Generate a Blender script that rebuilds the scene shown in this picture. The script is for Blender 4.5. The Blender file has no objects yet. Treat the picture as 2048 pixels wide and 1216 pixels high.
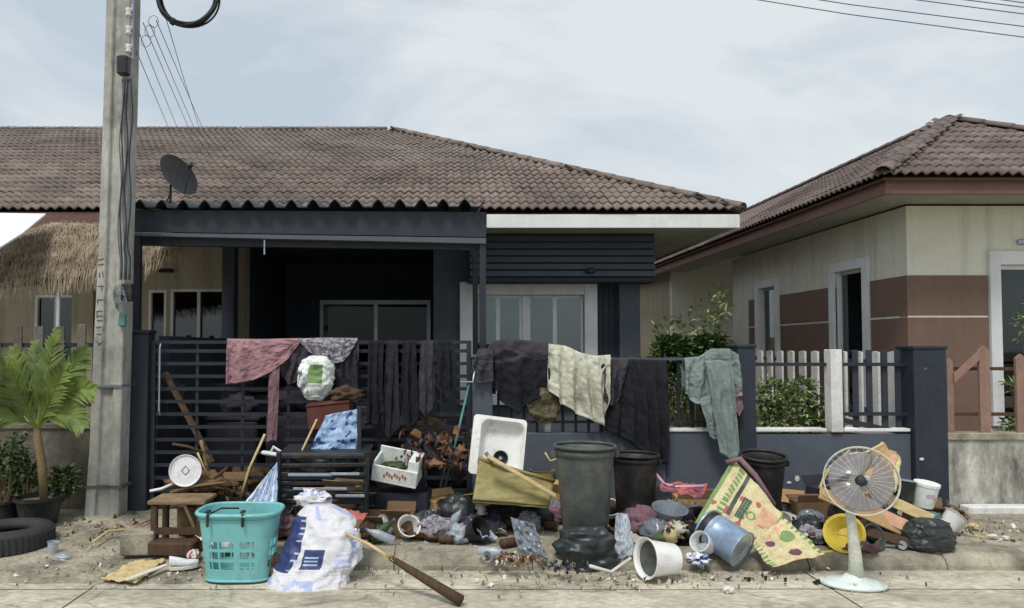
import bpy, math, random
from mathutils import Vector, Matrix, noise, Euler
random.seed(7)
R = math.radians
scene = bpy.context.scene
COL = scene.collection

# ------------------------------------------------------------------ camera
F = 1500.0                 # focal length in photo pixels (2048 wide)
CX, CY, TH, H = 885.0, 644.0, R(2.0), 1.6
cd = bpy.data.cameras.new('camera'); cam = bpy.data.objects.new('camera', cd); COL.objects.link(cam)
cam.location = (0, 0, H); cam.rotation_euler = (R(90) + TH, 0, 0)
cd.sensor_width = 36; cd.lens = 36 * F / 2048
cd.shift_x = (1024 - CX) / 2048; cd.shift_y = (CY - 608) / 2048
cd.clip_start = 0.05; cd.clip_end = 2000
scene.camera = cam
# ------------------------------------------------------------------ sky, sun, exposure
SUN_EL, SUN_AZ = R(58), R(205)       # azimuth measured from +Y clockwise
w = bpy.data.worlds.new("World"); scene.world = w; w.use_nodes = True
nt = w.node_tree; nt.nodes.clear()
def wn(t, **k):
    n = nt.nodes.new(t)
    for a, b in k.items(): setattr(n, a, b)
    return n
out = wn('ShaderNodeOutputWorld'); bg = wn('ShaderNodeBackground'); bg.inputs[1].default_value = 0.1
sky = wn('ShaderNodeTexSky', sky_type='NISHITA', sun_disc=False)
sky.sun_elevation = SUN_EL; sky.sun_rotation = SUN_AZ; sky.air_density = 1.2; sky.dust_density = 2.5
tc = wn('ShaderNodeTexCoord'); mp = wn('ShaderNodeMapping'); mp.inputs['Scale'].default_value = (1.0, 1.0, 2.4)
mp.inputs['Location'].default_value = (0.35, 0.2, 0.45)
nz = wn('ShaderNodeTexNoise'); nz.inputs['Scale'].default_value = 2.3; nz.inputs['Detail'].default_value = 9; nz.inputs['Roughness'].default_value = 0.56
nz.inputs['Distortion'].default_value = 0.5
cr = wn('ShaderNodeValToRGB'); cr.color_ramp.elements[0].position = 0.40; cr.color_ramp.elements[1].position = 0.60
cr.color_ramp.elements[0].color = (4.35, 5.0, 5.6, 1); cr.color_ramp.elements[1].color = (6.3, 6.6, 6.7, 1)
mx = wn('ShaderNodeMixRGB'); mx.inputs[0].default_value = 0.88
nt.links.new(tc.outputs['Generated'], mp.inputs[0]); nt.links.new(mp.outputs[0], nz.inputs[0])
nt.links.new(nz.outputs[0], cr.inputs[0]); nt.links.new(sky.outputs[0], mx.inputs[1]); nt.links.new(cr.outputs[0], mx.inputs[2])
nt.links.new(mx.outputs[0], bg.inputs[0]); nt.links.new(bg.outputs[0], out.inputs[0])
sd = bpy.data.lights.new('sun', 'SUN'); sd.energy = 1.8; sd.angle = R(14); sd.color = (1, .96, .9)
sun = bpy.data.objects.new('sun', sd); COL.objects.link(sun)
sdir = Vector((math.sin(SUN_AZ) * math.cos(SUN_EL), math.cos(SUN_AZ) * math.cos(SUN_EL), math.sin(SUN_EL)))
sun.rotation_euler = sdir.to_track_quat('Z', 'Y').to_euler(); sun.location = (0, -5, 15)
scene.view_settings.view_transform = 'Standard'; scene.view_settings.look = 'None'
scene.view_settings.exposure = 0.38; scene.view_settings.gamma = 1; scene.view_settings.use_curve_mapping = False
scene.render.resolution_x = 1024; scene.render.resolution_y = 608

# ------------------------------------------------------------------ helpers
def P(px, py, Y):
    """point of the place seen at photo pixel (px,py), Y metres in front of the camera"""
    u = (px - CX) / F; v = -(py - CY) / F
    y = math.cos(TH) - v * math.sin(TH); z = math.sin(TH) + v * math.cos(TH)
    return Vector((u * Y / y, Y, H + z * Y / y))
def G(px, py, z=0.0):
    u = (px - CX) / F; v = -(py - CY) / F
    y = math.cos(TH) - v * math.sin(TH); dz = math.sin(TH) + v * math.cos(TH)
    t = (z - H) / dz
    return Vector((u * t, y * t, z))
def PX(px, Y, py=696): return P(px, py, Y).x
def PZ(py, Y): return P(CX, py, Y).z

class MB:
    def __init__(s): s.v = []; s.f = []; s.m = []
    def add(s, vs, fs, m=0):
        b = len(s.v); s.v += [Vector(p) for p in vs]; s.f += [tuple(i + b for i in f) for f in fs]
        s.m += [m] * len(fs) if not isinstance(m, (list, tuple)) else list(m); return s
    def box(s, a, b, m=0, M=None):
        x0, y0, z0 = a; x1, y1, z1 = b
        vs = [Vector(p) for p in ((x0,y0,z0),(x1,y0,z0),(x1,y1,z0),(x0,y1,z0),(x0,y0,z1),(x1,y0,z1),(x1,y1,z1),(x0,y1,z1))]
        if M: vs = [M @ p for p in vs]
        return s.add(vs, [(0,3,2,1),(4,5,6,7),(0,1,5,4),(1,2,6,5),(2,3,7,6),(3,0,4,7)], m)
    def bevbox(s, c, sz, bev=0.01, M=None, m=0):
        """box with chamfered vertical and top/bottom edges"""
        hx, hy, hz = sz[0]/2, sz[1]/2, sz[2]/2; b = min(bev, hx*.9, hy*.9, hz*.9)
        def ring(ix, z):
            x, y = hx-ix, hy-ix
            return [(x, -y+b, z), (x, y-b, z), (x-b, y, z), (-x+b, y, z), (-x, y-b, z), (-x, -y+b, z), (-x+b, -y, z), (x-b, -y, z)]
        vs = []
        for ix, z in ((b,-hz),(0,-hz+b),(0,hz-b),(b,hz)): vs += ring(ix, z)
        c = Vector(c); vs = [Vector(p) for p in vs]
        vs = [(M @ p if M else p) + c for p in vs]
        fs = [tuple(range(7,-1,-1)), tuple(range(24,32))]
        for r in range(3):
            for i in range(8): fs.append((r*8+i, r*8+(i+1)%8, (r+1)*8+(i+1)%8, (r+1)*8+i))
        return s.add(vs, fs, m)
    def tube(s, pts, r, n=6, m=0, closed=False, cap=True):
        pts = [Vector(p) for p in pts]; N = len(pts); vs = []; fs = []
        up = None
        for i, p in enumerate(pts):
            if closed: t = pts[(i+1) % N] - pts[i-1]
            else: t = pts[min(i+1, N-1)] - pts[max(i-1, 0)]
            t.normalize()
            if up is None: up = Vector((0,0,1)) if abs(t.z) < .9 else Vector((1,0,0))
            a = up - t*up.dot(t)
            if a.length < 1e-5: a = t.orthogonal()
            a.normalize(); up = a; b = t.cross(a)
            rr = r[i] if isinstance(r, (list, tuple)) else r
            for k in range(n):
                q = 2*math.pi*k/n; vs.append(p + a*math.cos(q)*rr + b*math.sin(q)*rr)
        for i in range(N if closed else N-1):
            j = (i+1) % N
            for k in range(n): fs.append((i*n+k, i*n+(k+1)%n, j*n+(k+1)%n, j*n+k))
        if cap and not closed: fs += [tuple(range(n-1,-1,-1)), tuple(range((N-1)*n, N*n))]
        return s.add(vs, fs, m)
    def lathe(s, prof, n=24, M=None, m=0, sx=1, sy=1):
        vs = []; fs = []
        for r, z in prof:
            for k in range(n):
                a = 2*math.pi*k/n; p = Vector((r*math.cos(a)*sx, r*math.sin(a)*sy, z)); vs.append(M @ p if M else p)
        for i in range(len(prof)-1):
            for k in range(n): fs.append((i*n+k, i*n+(k+1)%n, (i+1)*n+(k+1)%n, (i+1)*n+k))
        if prof[0][0] > 1e-4 and prof[0] != prof[-1]: pass
        return s.add(vs, fs, m)
    def disc(s, c, r, nrm, n=24, m=0):
        q = Vector(nrm).to_track_quat('Z', 'Y').to_matrix(); c = Vector(c)
        return s.add([c + q @ Vector((r*math.cos(2*math.pi*k/n), r*math.sin(2*math.pi*k/n), 0)) for k in range(n)], [tuple(range(n))], m)
    def poly_prism(s, pts, d, m=0):
        """pts: world polygon, d: vector thickness"""
        n = len(pts); pts = [Vector(p) for p in pts]; d = Vector(d)
        vs = pts + [p + d for p in pts]
        fs = [tuple(range(n)), tuple(range(2*n-1, n-1, -1))] + [(i, i+n, (i+1)%n+n, (i+1)%n) for i in range(n)]
        return s.add(vs, fs, m)
    def xf(s, M): s.v = [M @ p for p in s.v]; return s
    def build(s, name, mat, parent=None, smooth=False, local=False, sol=0, sub=0, bev=0):
        me = bpy.data.meshes.new(name); off = Vector((0,0,0))
        if parent is not None and not local:
            p = parent
            while p is not None: off += p.location; p = p.parent
        me.from_pydata([tuple(p - off) for p in s.v], [], s.f); 
        mats = mat if isinstance(mat, (list, tuple)) else [mat]
        for q in mats: me.materials.append(q)
        if any(s.m): me.polygons.foreach_set('material_index', s.m)
        if smooth: me.polygons.foreach_set('use_smooth', [True]*len(me.polygons))
        me.update()
        o = bpy.data.objects.new(name, me); COL.objects.link(o)
        if parent is not None: o.parent = parent
        if sol:
            d = o.modifiers.new('solidify', 'SOLIDIFY'); d.thickness = sol; d.offset = 0
        if bev:
            d = o.modifiers.new('bevel', 'BEVEL'); d.width = bev; d.segments = 1; d.limit_method = 'ANGLE'
        if sub:
            d = o.modifiers.new('subsurf', 'SUBSURF'); d.levels = sub; d.render_levels = sub
        return o
def tag(o, label=None, cat=None, group=None, kind=None):
    if label: o['label'] = label
    if cat: o['category'] = cat
    if group: o['group'] = group
    if kind: o['kind'] = kind
    return o
def thing(name, label, cat, loc=(0,0,0), group=None):
    o = bpy.data.objects.new(name, None); COL.objects.link(o); o.location = loc; o.empty_display_size = .1
    return tag(o, label, cat, group)
def copy_tree(o, parent=None, loc=None):
    c = o.copy(); COL.objects.link(c)
    if parent is not None: c.parent = parent
    if loc is not None: c.location = loc
    for ch in list(o.children): copy_tree(ch, c)
    return c
def aim(axis, c=(0,0,0), roll=0):
    """matrix taking local +Z to axis at c"""
    q = Vector(axis).to_track_quat('Z', 'Y').to_matrix().to_4x4()
    return Matrix.Translation(Vector(c)) @ q @ Matrix.Rotation(roll, 4, 'Z')
def nv(p, s=1, seed=0): return noise.noise(Vector((p[0]*s+seed*7.3, p[1]*s+seed*3.1, (p[2] if len(p) > 2 else 0)*s+seed*1.7)))

def lin(c): return tuple(((x/255+.055)/1.055)**2.4 if x/255 > .04045 else x/255/12.92 for x in c)
def mat(name, rgb, rough=.7, var=.25, scale=6, bump=.0, bscale=40, metal=0, spec=.4, rgb2=None, grime=0, stretch=None, trans=0, alpha=1, fine=.12, gs=2.3, streak=0, stain=0, chips=0, world=0, gcol=(70,64,54)):
    """rgb in sRGB 0-255; colour varies with two noises, optional second colour, grime, relief"""
    m = bpy.data.materials.new(name); m.use_nodes = True; t = m.node_tree; N = t.nodes; L = t.links
    b = N['Principled BSDF']; c = lin(rgb)
    tcn = N.new('ShaderNodeTexCoord'); mpn = N.new('ShaderNodeMapping'); L.new(tcn.outputs['Object'], mpn.inputs[0])
    if stretch: mpn.inputs['Scale'].default_value = stretch
    n1 = N.new('ShaderNodeTexNoise'); n1.inputs['Scale'].default_value = scale; n1.inputs['Detail'].default_value = 6; n1.inputs['Roughness'].default_value = .65
    L.new(mpn.outputs[0], n1.inputs[0])
    r1 = N.new('ShaderNodeValToRGB'); r1.color_ramp.elements[0].position = .3; r1.color_ramp.elements[1].position = .72
    lo = tuple(x*(1-var) for x in c); hi = tuple(min(1, x*(1+var)) for x in c)
    if rgb2: hi = lin(rgb2)
    r1.color_ramp.elements[0].color = (*lo, 1); r1.color_ramp.elements[1].color = (*hi, 1)
    L.new(n1.outputs[0], r1.inputs[0]); col = r1.outputs[0]
    n2 = N.new('ShaderNodeTexNoise'); n2.inputs['Scale'].default_value = scale*13; n2.inputs['Detail'].default_value = 3
    L.new(mpn.outputs[0], n2.inputs[0])
    mr = N.new('ShaderNodeMapRange'); mr.inputs[1].default_value = .3; mr.inputs[2].default_value = .7; mr.inputs[3].default_value = 1-fine; mr.inputs[4].default_value = 1+fine
    L.new(n2.outputs[0], mr.inputs[0])
    mm = N.new('ShaderNodeVectorMath'); mm.operation = 'SCALE'; L.new(col, mm.inputs[0]); L.new(mr.outputs[0], mm.inputs['Scale']); col = mm.outputs[0]
    if grime:
        n3 = N.new('ShaderNodeTexNoise'); n3.inputs['Scale'].default_value = gs; n3.inputs['Detail'].default_value = 8; n3.inputs['Roughness'].default_value = .7
        L.new(tcn.outputs['Object'], n3.inputs[0])
        r3 = N.new('ShaderNodeMapRange'); r3.inputs[1].default_value = .48; r3.inputs[2].default_value = .68; r3.inputs[4].default_value = grime; L.new(n3.outputs[0], r3.inputs[0])
        mxn = N.new('ShaderNodeMixRGB'); L.new(r3.outputs[0], mxn.inputs[0]); L.new(col, mxn.inputs[1]); mxn.inputs[2].default_value = (*lin(gcol), 1); col = mxn.outputs[0]
    if world:
        gm = N.new('ShaderNodeNewGeometry'); L.new(gm.outputs['Position'], mpn.inputs[0]); oi = N.new('ShaderNodeObjectInfo')
        if grime: L.new(gm.outputs['Position'], n3.inputs[0])
        mr8 = N.new('ShaderNodeMapRange'); mr8.inputs[3].default_value = .80; mr8.inputs[4].default_value = 1.14; L.new(oi.outputs['Random'], mr8.inputs[0])
        m8 = N.new('ShaderNodeVectorMath'); m8.operation = 'SCALE'; L.new(col, m8.inputs[0]); L.new(mr8.outputs[0], m8.inputs['Scale']); col = m8.outputs[0]
    if chips:
        n9 = N.new('ShaderNodeTexNoise'); n9.inputs['Scale'].default_value = 13; n9.inputs['Detail'].default_value = 9; n9.inputs['Roughness'].default_value = .7; L.new(tcn.outputs['Object'], n9.inputs[0])
        r9 = N.new('ShaderNodeMapRange'); r9.inputs[1].default_value = .66; r9.inputs[2].default_value = .69; r9.inputs[4].default_value = chips; L.new(n9.outputs[0], r9.inputs[0])
        m9 = N.new('ShaderNodeMixRGB'); L.new(r9.outputs[0], m9.inputs[0]); L.new(col, m9.inputs[1]); m9.inputs[2].default_value = (*lin((136, 132, 122)), 1); col = m9.outputs[0]
    if stain:
        n6 = N.new('ShaderNodeTexNoise'); n6.inputs['Scale'].default_value = 1.3; n6.inputs['Detail'].default_value = 10; n6.inputs['Roughness'].default_value = .72; n6.inputs['Distortion'].default_value = 1.2; L.new(tcn.outputs['Object'], n6.inputs[0])
        r6 = N.new('ShaderNodeMapRange'); r6.inputs[1].default_value = .53; r6.inputs[2].default_value = .62; r6.inputs[4].default_value = stain; L.new(n6.outputs[0], r6.inputs[0])
        m6 = N.new('ShaderNodeMixRGB'); L.new(r6.outputs[0], m6.inputs[0]); L.new(col, m6.inputs[1]); m6.inputs[2].default_value = (*lin((82, 78, 68)), 1); col = m6.outputs[0]
        vo = N.new('ShaderNodeTexVoronoi'); vo.feature = 'DISTANCE_TO_EDGE'; vo.inputs['Scale'].default_value = .33
        nd = N.new('ShaderNodeTexNoise'); nd.inputs['Scale'].default_value = 3; nd.inputs['Detail'].default_value = 6; L.new(tcn.outputs['Object'], nd.inputs[0])
        va = N.new('ShaderNodeVectorMath'); va.operation = 'MULTIPLY_ADD'; L.new(nd.outputs['Color'], va.inputs[0]); va.inputs[1].default_value = (.6,.6,.6); L.new(tcn.outputs['Object'], va.inputs[2]); L.new(va.outputs[0], vo.inputs['Vector'])
        r7 = N.new('ShaderNodeMapRange'); r7.inputs[1].default_value = .002; r7.inputs[2].default_value = .008; r7.inputs[3].default_value = .32; r7.inputs[4].default_value = 0; L.new(vo.outputs['Distance'], r7.inputs[0])
        m7 = N.new('ShaderNodeMixRGB'); L.new(r7.outputs[0], m7.inputs[0]); L.new(col, m7.inputs[1]); m7.inputs[2].default_value = (*lin((60, 56, 48)), 1); col = m7.outputs[0]
    if streak:
        mp5 = N.new('ShaderNodeMapping'); mp5.inputs['Scale'].default_value = (7, 7, .45); L.new(tcn.outputs['Object'], mp5.inputs[0])
        n5 = N.new('ShaderNodeTexNoise'); n5.inputs['Scale'].default_value = 1.0; n5.inputs['Detail'].default_value = 7; n5.inputs['Roughness'].default_value = .62; L.new(mp5.outputs[0], n5.inputs[0])
        r5 = N.new('ShaderNodeMapRange'); r5.inputs[1].default_value = .5; r5.inputs[2].default_value = .74; r5.inputs[4].default_value = streak; L.new(n5.outputs[0], r5.inputs[0])
        m5 = N.new('ShaderNodeMixRGB'); L.new(r5.outputs[0], m5.inputs[0]); L.new(col, m5.inputs[1]); m5.inputs[2].default_value = (*lin((84, 78, 66)), 1); col = m5.outputs[0]
    L.new(col, b.inputs['Base Color'])
    b.inputs['Roughness'].default_value = rough; b.inputs['Metallic'].default_value = metal
    b.inputs['Specular IOR Level'].default_value = spec
    if trans: b.inputs['Transmission Weight'].default_value = trans; b.inputs['IOR'].default_value = 1.2
    if alpha < 1: b.inputs['Alpha'].default_value = alpha
    if bump:
        n4 = N.new('ShaderNodeTexNoise'); n4.inputs['Scale'].default_value = bscale; n4.inputs['Detail'].default_value = 5
        L.new(mpn.outputs[0], n4.inputs[0]); bp = N.new('ShaderNodeBump'); bp.inputs['Strength'].default_value = bump; bp.inputs['Distance'].default_value = .02
        L.new(n4.outputs[0], bp.inputs['Height']); L.new(bp.outputs[0], b.inputs['Normal'])
    return m

Mt = dict(
 road=mat('road_concrete', (182,175,156), .9, .3, 1.6, .35, 60, rgb2=(216,208,188), grime=.35, fine=.25, stain=.4, stretch=(.7,1.5,1)),
 pave=mat('pavement_concrete', (150,144,128), .92, .3, 2.2, .6, 45, rgb2=(182,174,154), grime=.6, fine=.3, stain=.65),
 kerb=mat('kerb_concrete', (140,135,120), .9, .3, 3, .4, 60, rgb2=(184,177,158), grime=.6, stain=.4),
 soil=mat('yard_soil', (96,86,70), .95, .35, 3, .6, 30, rgb2=(118,108,88)),
 paint=mat('slate_blue_paint', (82,90,101), .75, .16, 2.5, .06, 80, fine=.05, streak=.22, grime=.3, chips=.6),
 darkpaint=mat('dark_navy_paint', (48,54,64), .8, .2, 2.5, .05, 80, fine=.05, streak=.15, chips=.6),
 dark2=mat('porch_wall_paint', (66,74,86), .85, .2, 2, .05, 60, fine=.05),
 siding=mat('siding_paint', (82,89,98), .6, .12, 3, .04, 60, fine=.05, streak=.2, chips=.6),
 whitep=mat('white_trim_paint', (228,229,230), .6, .07, 3, .05, 60, grime=.12, fine=.04, streak=.12),
 offwhite=mat('weathered_white_paint', (222,221,218), .7, .1, 5, .08, 60, grime=.35, streak=.35),
 cream=mat('cream_render', (222,220,204), .85, .06, 1.6, .06, 80, grime=.07, fine=.04, streak=.28),
 cream2=mat('cream_render_aged', (168,158,134), .85, .12, 1.6, .06, 80, grime=.2, fine=.05, streak=.45),
 brown=mat('brown_wall_paint', (122,98,86), .8, .07, 2, .04, 70, fine=.05, streak=.3),
 fascia=mat('brown_fascia', (116,86,78), .7, .12, 3, .05, 60, streak=.3),
 soffit=mat('soffit_board', (166,168,156), .85, .1, 2, .03, 60, grime=.25),
 tile=mat('roof_tile_brown', (104,90,82), .6, .22, 1.1, .2, 50, rgb2=(140,126,117), grime=.25, world=1, gs=.9),
 tile2=mat('roof_tile_maroon', (96,82,78), .65, .22, 1.1, .2, 50, rgb2=(130,114,108), grime=.25, world=1, gs=.9),
 black=mat('black_plastic', (30,31,33), .5, .25, 8, .05, 50, grime=0.25, gs=9, gcol=(112,102,84)),
 blackm=mat('black_metal', (38,43,52), .5, .25, 8, .05, 50, chips=.35),
 navy=mat('navy_metal', (42,49,60), .55, .2, 6, .05, 50, streak=.2, chips=.6),
 pole=mat('pole_concrete', (160,160,154), .9, .18, 3, .35, 35, rgb2=(192,192,184), grime=.5, stretch=(1,1,.35), streak=.4),
 stainwall=mat('stained_white_wall', (46,45,40), .95, .3, 2.6, .3, 30, rgb2=(214,212,200), stretch=(1.5,1,.7)),
 greywall=mat('left_wall_concrete', (90,84,76), .95, .3, 2.6, .3, 30, rgb2=(138,130,118), stretch=(1,1,.6)),
 terra=mat('terracotta_paint', (146,116,104), .8, .15, 4, .1, 50, grime=.25, streak=.35),
 thatch=mat('straw', (120,104,84), .95, .4, 5, .5, 60, rgb2=(176,160,136)),
 wood=mat('weathered_wood', (120,98,72), .85, .35, 8, .3, 60, rgb2=(156,132,100), stretch=(1,1,6)),
 darkwood=mat('dark_wood', (78,58,44), .8, .35, 8, .3, 60, stretch=(6,1,1)),
 palewood=mat('pale_wood', (196,176,130), .75, .18, 8, .15, 60, stretch=(1,1,5)),
 teal=mat('turquoise_plastic', (120,188,190), .38, .08, 4, .02, 40, fine=.03, grime=0.34, gs=9, gcol=(112,102,84)),
 sackw=mat('woven_sack', (214,214,220), .55, .1, 9, .35, 26, grime=0.35, gs=9, gcol=(112,102,84)),
 sackb=mat('sack_blue_print', (50,62,108), .55, .2, 9, .2, 26),
 sackp=mat('sack_pale_blue_print', (168,182,218), .55, .12, 9, .2, 26),
 sackt=mat('sack_grey_base', (150,142,142), .65, .14, 9, .35, 26, grime=.3),
 pink=mat('faded_rose_cotton', (158,122,128), .95, .16, 6, .25, 60),
 pinkd=mat('dull_mauve_cotton', (126,98,106), .95, .2, 6, .25, 60),
 plum=mat('charcoal_plum_cloth', (62,58,66), .95, .3, 7, .3, 50),
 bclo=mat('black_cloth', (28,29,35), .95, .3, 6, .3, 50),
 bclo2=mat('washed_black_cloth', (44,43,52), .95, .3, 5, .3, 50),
 pattern=mat('grey_printed_cloth', (46,44,50), .9, .5, 34, .2, 50, rgb2=(190,184,194)),
 creamc=mat('cream_plastic_sheet', (196,196,178), .5, .2, 7, .6, 16, grime=.5),
 sage=mat('sage_denim', (112,126,124), .95, .14, 8, .3, 60, grime=.1, rgb2=(138,152,148)),
 clearp=mat('clear_plastic_bag', (186,196,206), .25, .15, 12, .5, 20, alpha=.62, spec=.8),
 smoke=mat('smoked_plastic', (128,136,146), .2, .15, 7, .2, 20, alpha=.7, spec=.8),
 enamel=mat('white_enamel', (232,232,230), .25, .05, 4, .03, 20, fine=.03, grime=0.30, gs=9, gcol=(112,102,84)),
 white=mat('white_plastic', (228,228,232), .45, .07, 6, .05, 40, grime=0.38, gs=9, gcol=(112,102,84)),
 foam=mat('white_styrofoam', (226,232,228), .8, .05, 6, .1, 60, grime=0.32, gs=9, gcol=(112,102,84)),
 olive=mat('olive_yellow_plastic', (146,136,84), .5, .18, 5, .1, 40, grime=0.50, gs=9, gcol=(112,102,84)),
 dgrey=mat('charcoal_bin_plastic', (64,70,70), .5, .35, 5, .12, 30, rgb2=(92,98,94), grime=0.50, gs=9, gcol=(112,102,84)),
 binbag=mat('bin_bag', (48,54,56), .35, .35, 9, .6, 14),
 steel=mat('brushed_tin', (170,180,190), .35, .15, 6, .05, 40, metal=.6),
 steelb=mat('blue_tin_label', (112,142,178), .4, .2, 5, .05, 40, metal=.3, rgb2=(186,202,220), grime=0.40, gs=9, gcol=(112,102,84)),
 yel=mat('yellow_printed_board', (206,194,150), .6, .1, 5, .12, 30, grime=0.30, gs=9, gcol=(112,102,84)),
 yel2=mat('bright_yellow_plastic', (206,184,70), .4, .12, 6, .05, 40, grime=0.35, gs=9, gcol=(112,102,84)),
 grn=mat('green_print', (118,146,92), .6, .25, 10),
 redp=mat('red_print', (172,92,84), .6, .2, 12),
 peach=mat('peach_print', (206,164,132), .6, .18, 8),
 purp=mat('plum_print', (104,70,84), .6, .25, 10),
 hotpink=mat('pink_plastic', (206,158,176), .35, .12, 6, grime=0.30, gs=9, gcol=(112,102,84)),
 red=mat('red_orange_plastic', (92,50,42), .5, .2, 6),
 blue=mat('blue_printed_bag', (78,112,166), .45, .35, 14, .3, 20, rgb2=(176,206,238), grime=0.30, gs=9, gcol=(112,102,84)),
 bluep=mat('sky_blue_cloth', (152,178,214), .8, .14, 8, .2, 40),
 greenpole=mat('teal_painted_tube', (84,128,122), .4, .15, 6),
 cable=mat('cable_rubber', (40,44,46), .6, .15, 8),
 wire=mat('wire_grey', (104,112,118), .6, .1, 8),
 insul=mat('porcelain', (218,214,208), .3, .08, 8),
 card=mat('cardboard', (178,146,104), .85, .15, 6, .1, 40, grime=.2),
 cardd=mat('damp_cardboard', (112,88,64), .9, .2, 6, .15, 40, grime=.3),
 basefan=mat('pale_mint_plastic', (214,224,220), .35, .06, 5, .03, 40, grime=0.38, gs=9, gcol=(112,102,84)),
 fanstem=mat('aged_mint_plastic', (200,203,188), .4, .08, 5, .03, 40, grime=0.30, gs=9, gcol=(112,102,84)),
 leaf=mat('palm_leaf', (66,92,44), .5, .4, 3, spec=.4, rgb2=(132,150,72)),
 leafd=mat('dark_leaf', (44,66,34), .55, .35, 8, rgb2=(76,100,50)),
 leafl=mat('fresh_leaf', (112,136,72), .5, .3, 8, rgb2=(178,194,128)),
 leafm=mat('mid_leaf', (80,108,60), .55, .3, 8, rgb2=(132,154,96)),
 stem=mat('stem_bark', (120,104,72), .85, .25, 8, .2, 60),
 rubber=mat('tyre_rubber', (52,52,54), .8, .2, 6, .3, 60),
 marker=mat('stencil_black', (92,92,88), .9, .3, 12),
 curtain=mat('window_curtain', (120,138,130), .8, .25, 5), blind=mat('olive_blind', (92,92,76), .8, .2, 5), dcurtain=mat('dark_green_curtain', (66,100,94), .8, .2, 3),
 netbag=mat('olive_net', (72,66,48), .9, .35, 20, .4, 40, rgb2=(120,112,84)),
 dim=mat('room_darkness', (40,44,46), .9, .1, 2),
 scrapw=mat('scrap_white', (214,210,200), .8, .1, 8), scrapb=mat('scrap_brown', (120,88,62), .9, .2, 8), scrapr=mat('scrap_rust', (128,92,72), .9, .2, 8),
 scrapk=mat('scrap_black', (40,40,42), .8, .2, 8), scrapbl=mat('scrap_blue', (82,94,122), .7, .2, 8),
)
def glass(name, tint=(20,28,32), amt=.35):
    m = bpy.data.materials.new(name); m.use_nodes = True; t = m.node_tree; N = t.nodes; L = t.links; N.clear()
    o = N.new('ShaderNodeOutputMaterial'); g = N.new('ShaderNodeBsdfGlossy'); g.inputs['Roughness'].default_value = .03; g.inputs['Color'].default_value = (.9,.95,.95,1)
    tr = N.new('ShaderNodeBsdfTransparent'); tr.inputs[0].default_value = (*lin(tint), 1) if tint else (1,1,1,1)
    fr = N.new('ShaderNodeFresnel'); fr.inputs[0].default_value = 1.55
    ad = N.new('ShaderNodeMath'); ad.operation = 'ADD'; ad.inputs[1].default_value = amt*.25; L.new(fr.outputs[0], ad.inputs[0])
    mxs = N.new('ShaderNodeMixShader'); L.new(ad.outputs[0], mxs.inputs[0]); L.new(tr.outputs[0], mxs.inputs[1]); L.new(g.outputs[0], mxs.inputs[2]); L.new(mxs.outputs[0], o.inputs[0])
    return m
Mt['glass'] = glass('window_glass', (170,190,186), .3)
Mt['glassd'] = glass('tinted_glass', (90,110,112), .1)
Mt['glassp'] = glass('dimmed_porch_glass', (70,80,84), -.1)  # porch dimness put into the glass as dark tint and weakened reflection
Mt['fanblade'] = mat('translucent_fan_blade', (150,146,150), .2, .15, 5, grime=.3, gs=9, alpha=.66, spec=.7)

def rot(ax, a): return Matrix.Rotation(R(a), 4, ax)
def T(p): return Matrix.Translation(Vector(p))
# ------------------------------------------------------------------ ground, road, pavement
FY = 7.0        # line of the front walls
PZ0 = 0.10      # pavement height at the walls
def ground_z(x, y):
    """height of the verge between the road edge and the front walls"""
    if y < 5.5 and x > -1.5: base = 0
    k = min(1, max(0, (x + 2.2) / .8)); k = k*k*(3-2*k)     # 0 left ramp, 1 kerbed right
    ramp = min(1, max(0, (y - 5.2) / 1.4)) * PZ0
    kerbz = PZ0 if y >= 5.62 else (0.0 if y <= 5.5 else PZ0 * (y-5.5)/.12)
    return ramp*(1-k) + kerbz*k
def bump_z(x, y): return ground_z(x, y) + (.010*nv((x, y), 1.7, 3) + .005*nv((x, y), 6, 5))
g = MB(); g.add([(-300,-300,-.06),(300,-300,-.06),(300,300,-.06),(-300,300,-.06)], [(0,1,2,3)])
tag(g.build('ground', Mt['soil']), kind='structure')
road = bpy.data.objects.new('road', None); COL.objects.link(road); tag(road, kind='structure')
rb = MB(); rb.box((-40,-9,-.05),(40,5.5,-.018)); rb.build('road_bed', Mt['kerb'], road)
xs = [-40, -30, -24, -18, -12, -7.2, -2.35, 2.6, 7.4, 12, 18, 24, 32, 40]; ys = [-9, -4.2, .6, 5.06, 5.5]
for i in range(len(xs)-1):
    for j in range(len(ys)-1):
        x0, x1, y0, y1 = xs[i]+.006, xs[i+1]-.006, ys[j]+.006, ys[j+1]-.006
        near = (y0 > 0 and abs(x0) < 12)
        nx, ny = (40, 26 if j == 2 else 8) if near else (2, 2)
        b = MB(); vs = []; fs = []
        for a in range(ny+1):
            for c in range(nx+1):
                x = x0+(x1-x0)*c/nx; y = y0+(y1-y0)*a/ny; ed = min(c, nx-c, a, ny-a)
                z = (.004*nv((x, y), 1.5, 2) + .002*nv((x, y), 9, 4) if near else 0) - (.006 if ed == 0 else 0)
                vs.append((x, y, z))
        for a in range(ny):
            for c in range(nx): q = a*(nx+1)+c; fs.append((q, q+1, q+nx+2, q+nx+1))
        n0 = len(vs)
        vs += [(x0,y0,-.05),(x1,y0,-.05),(x1,y1,-.05),(x0,y1,-.05)]
        b.add(vs, fs); b.build('slab', Mt['road'], road, smooth=False)
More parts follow.
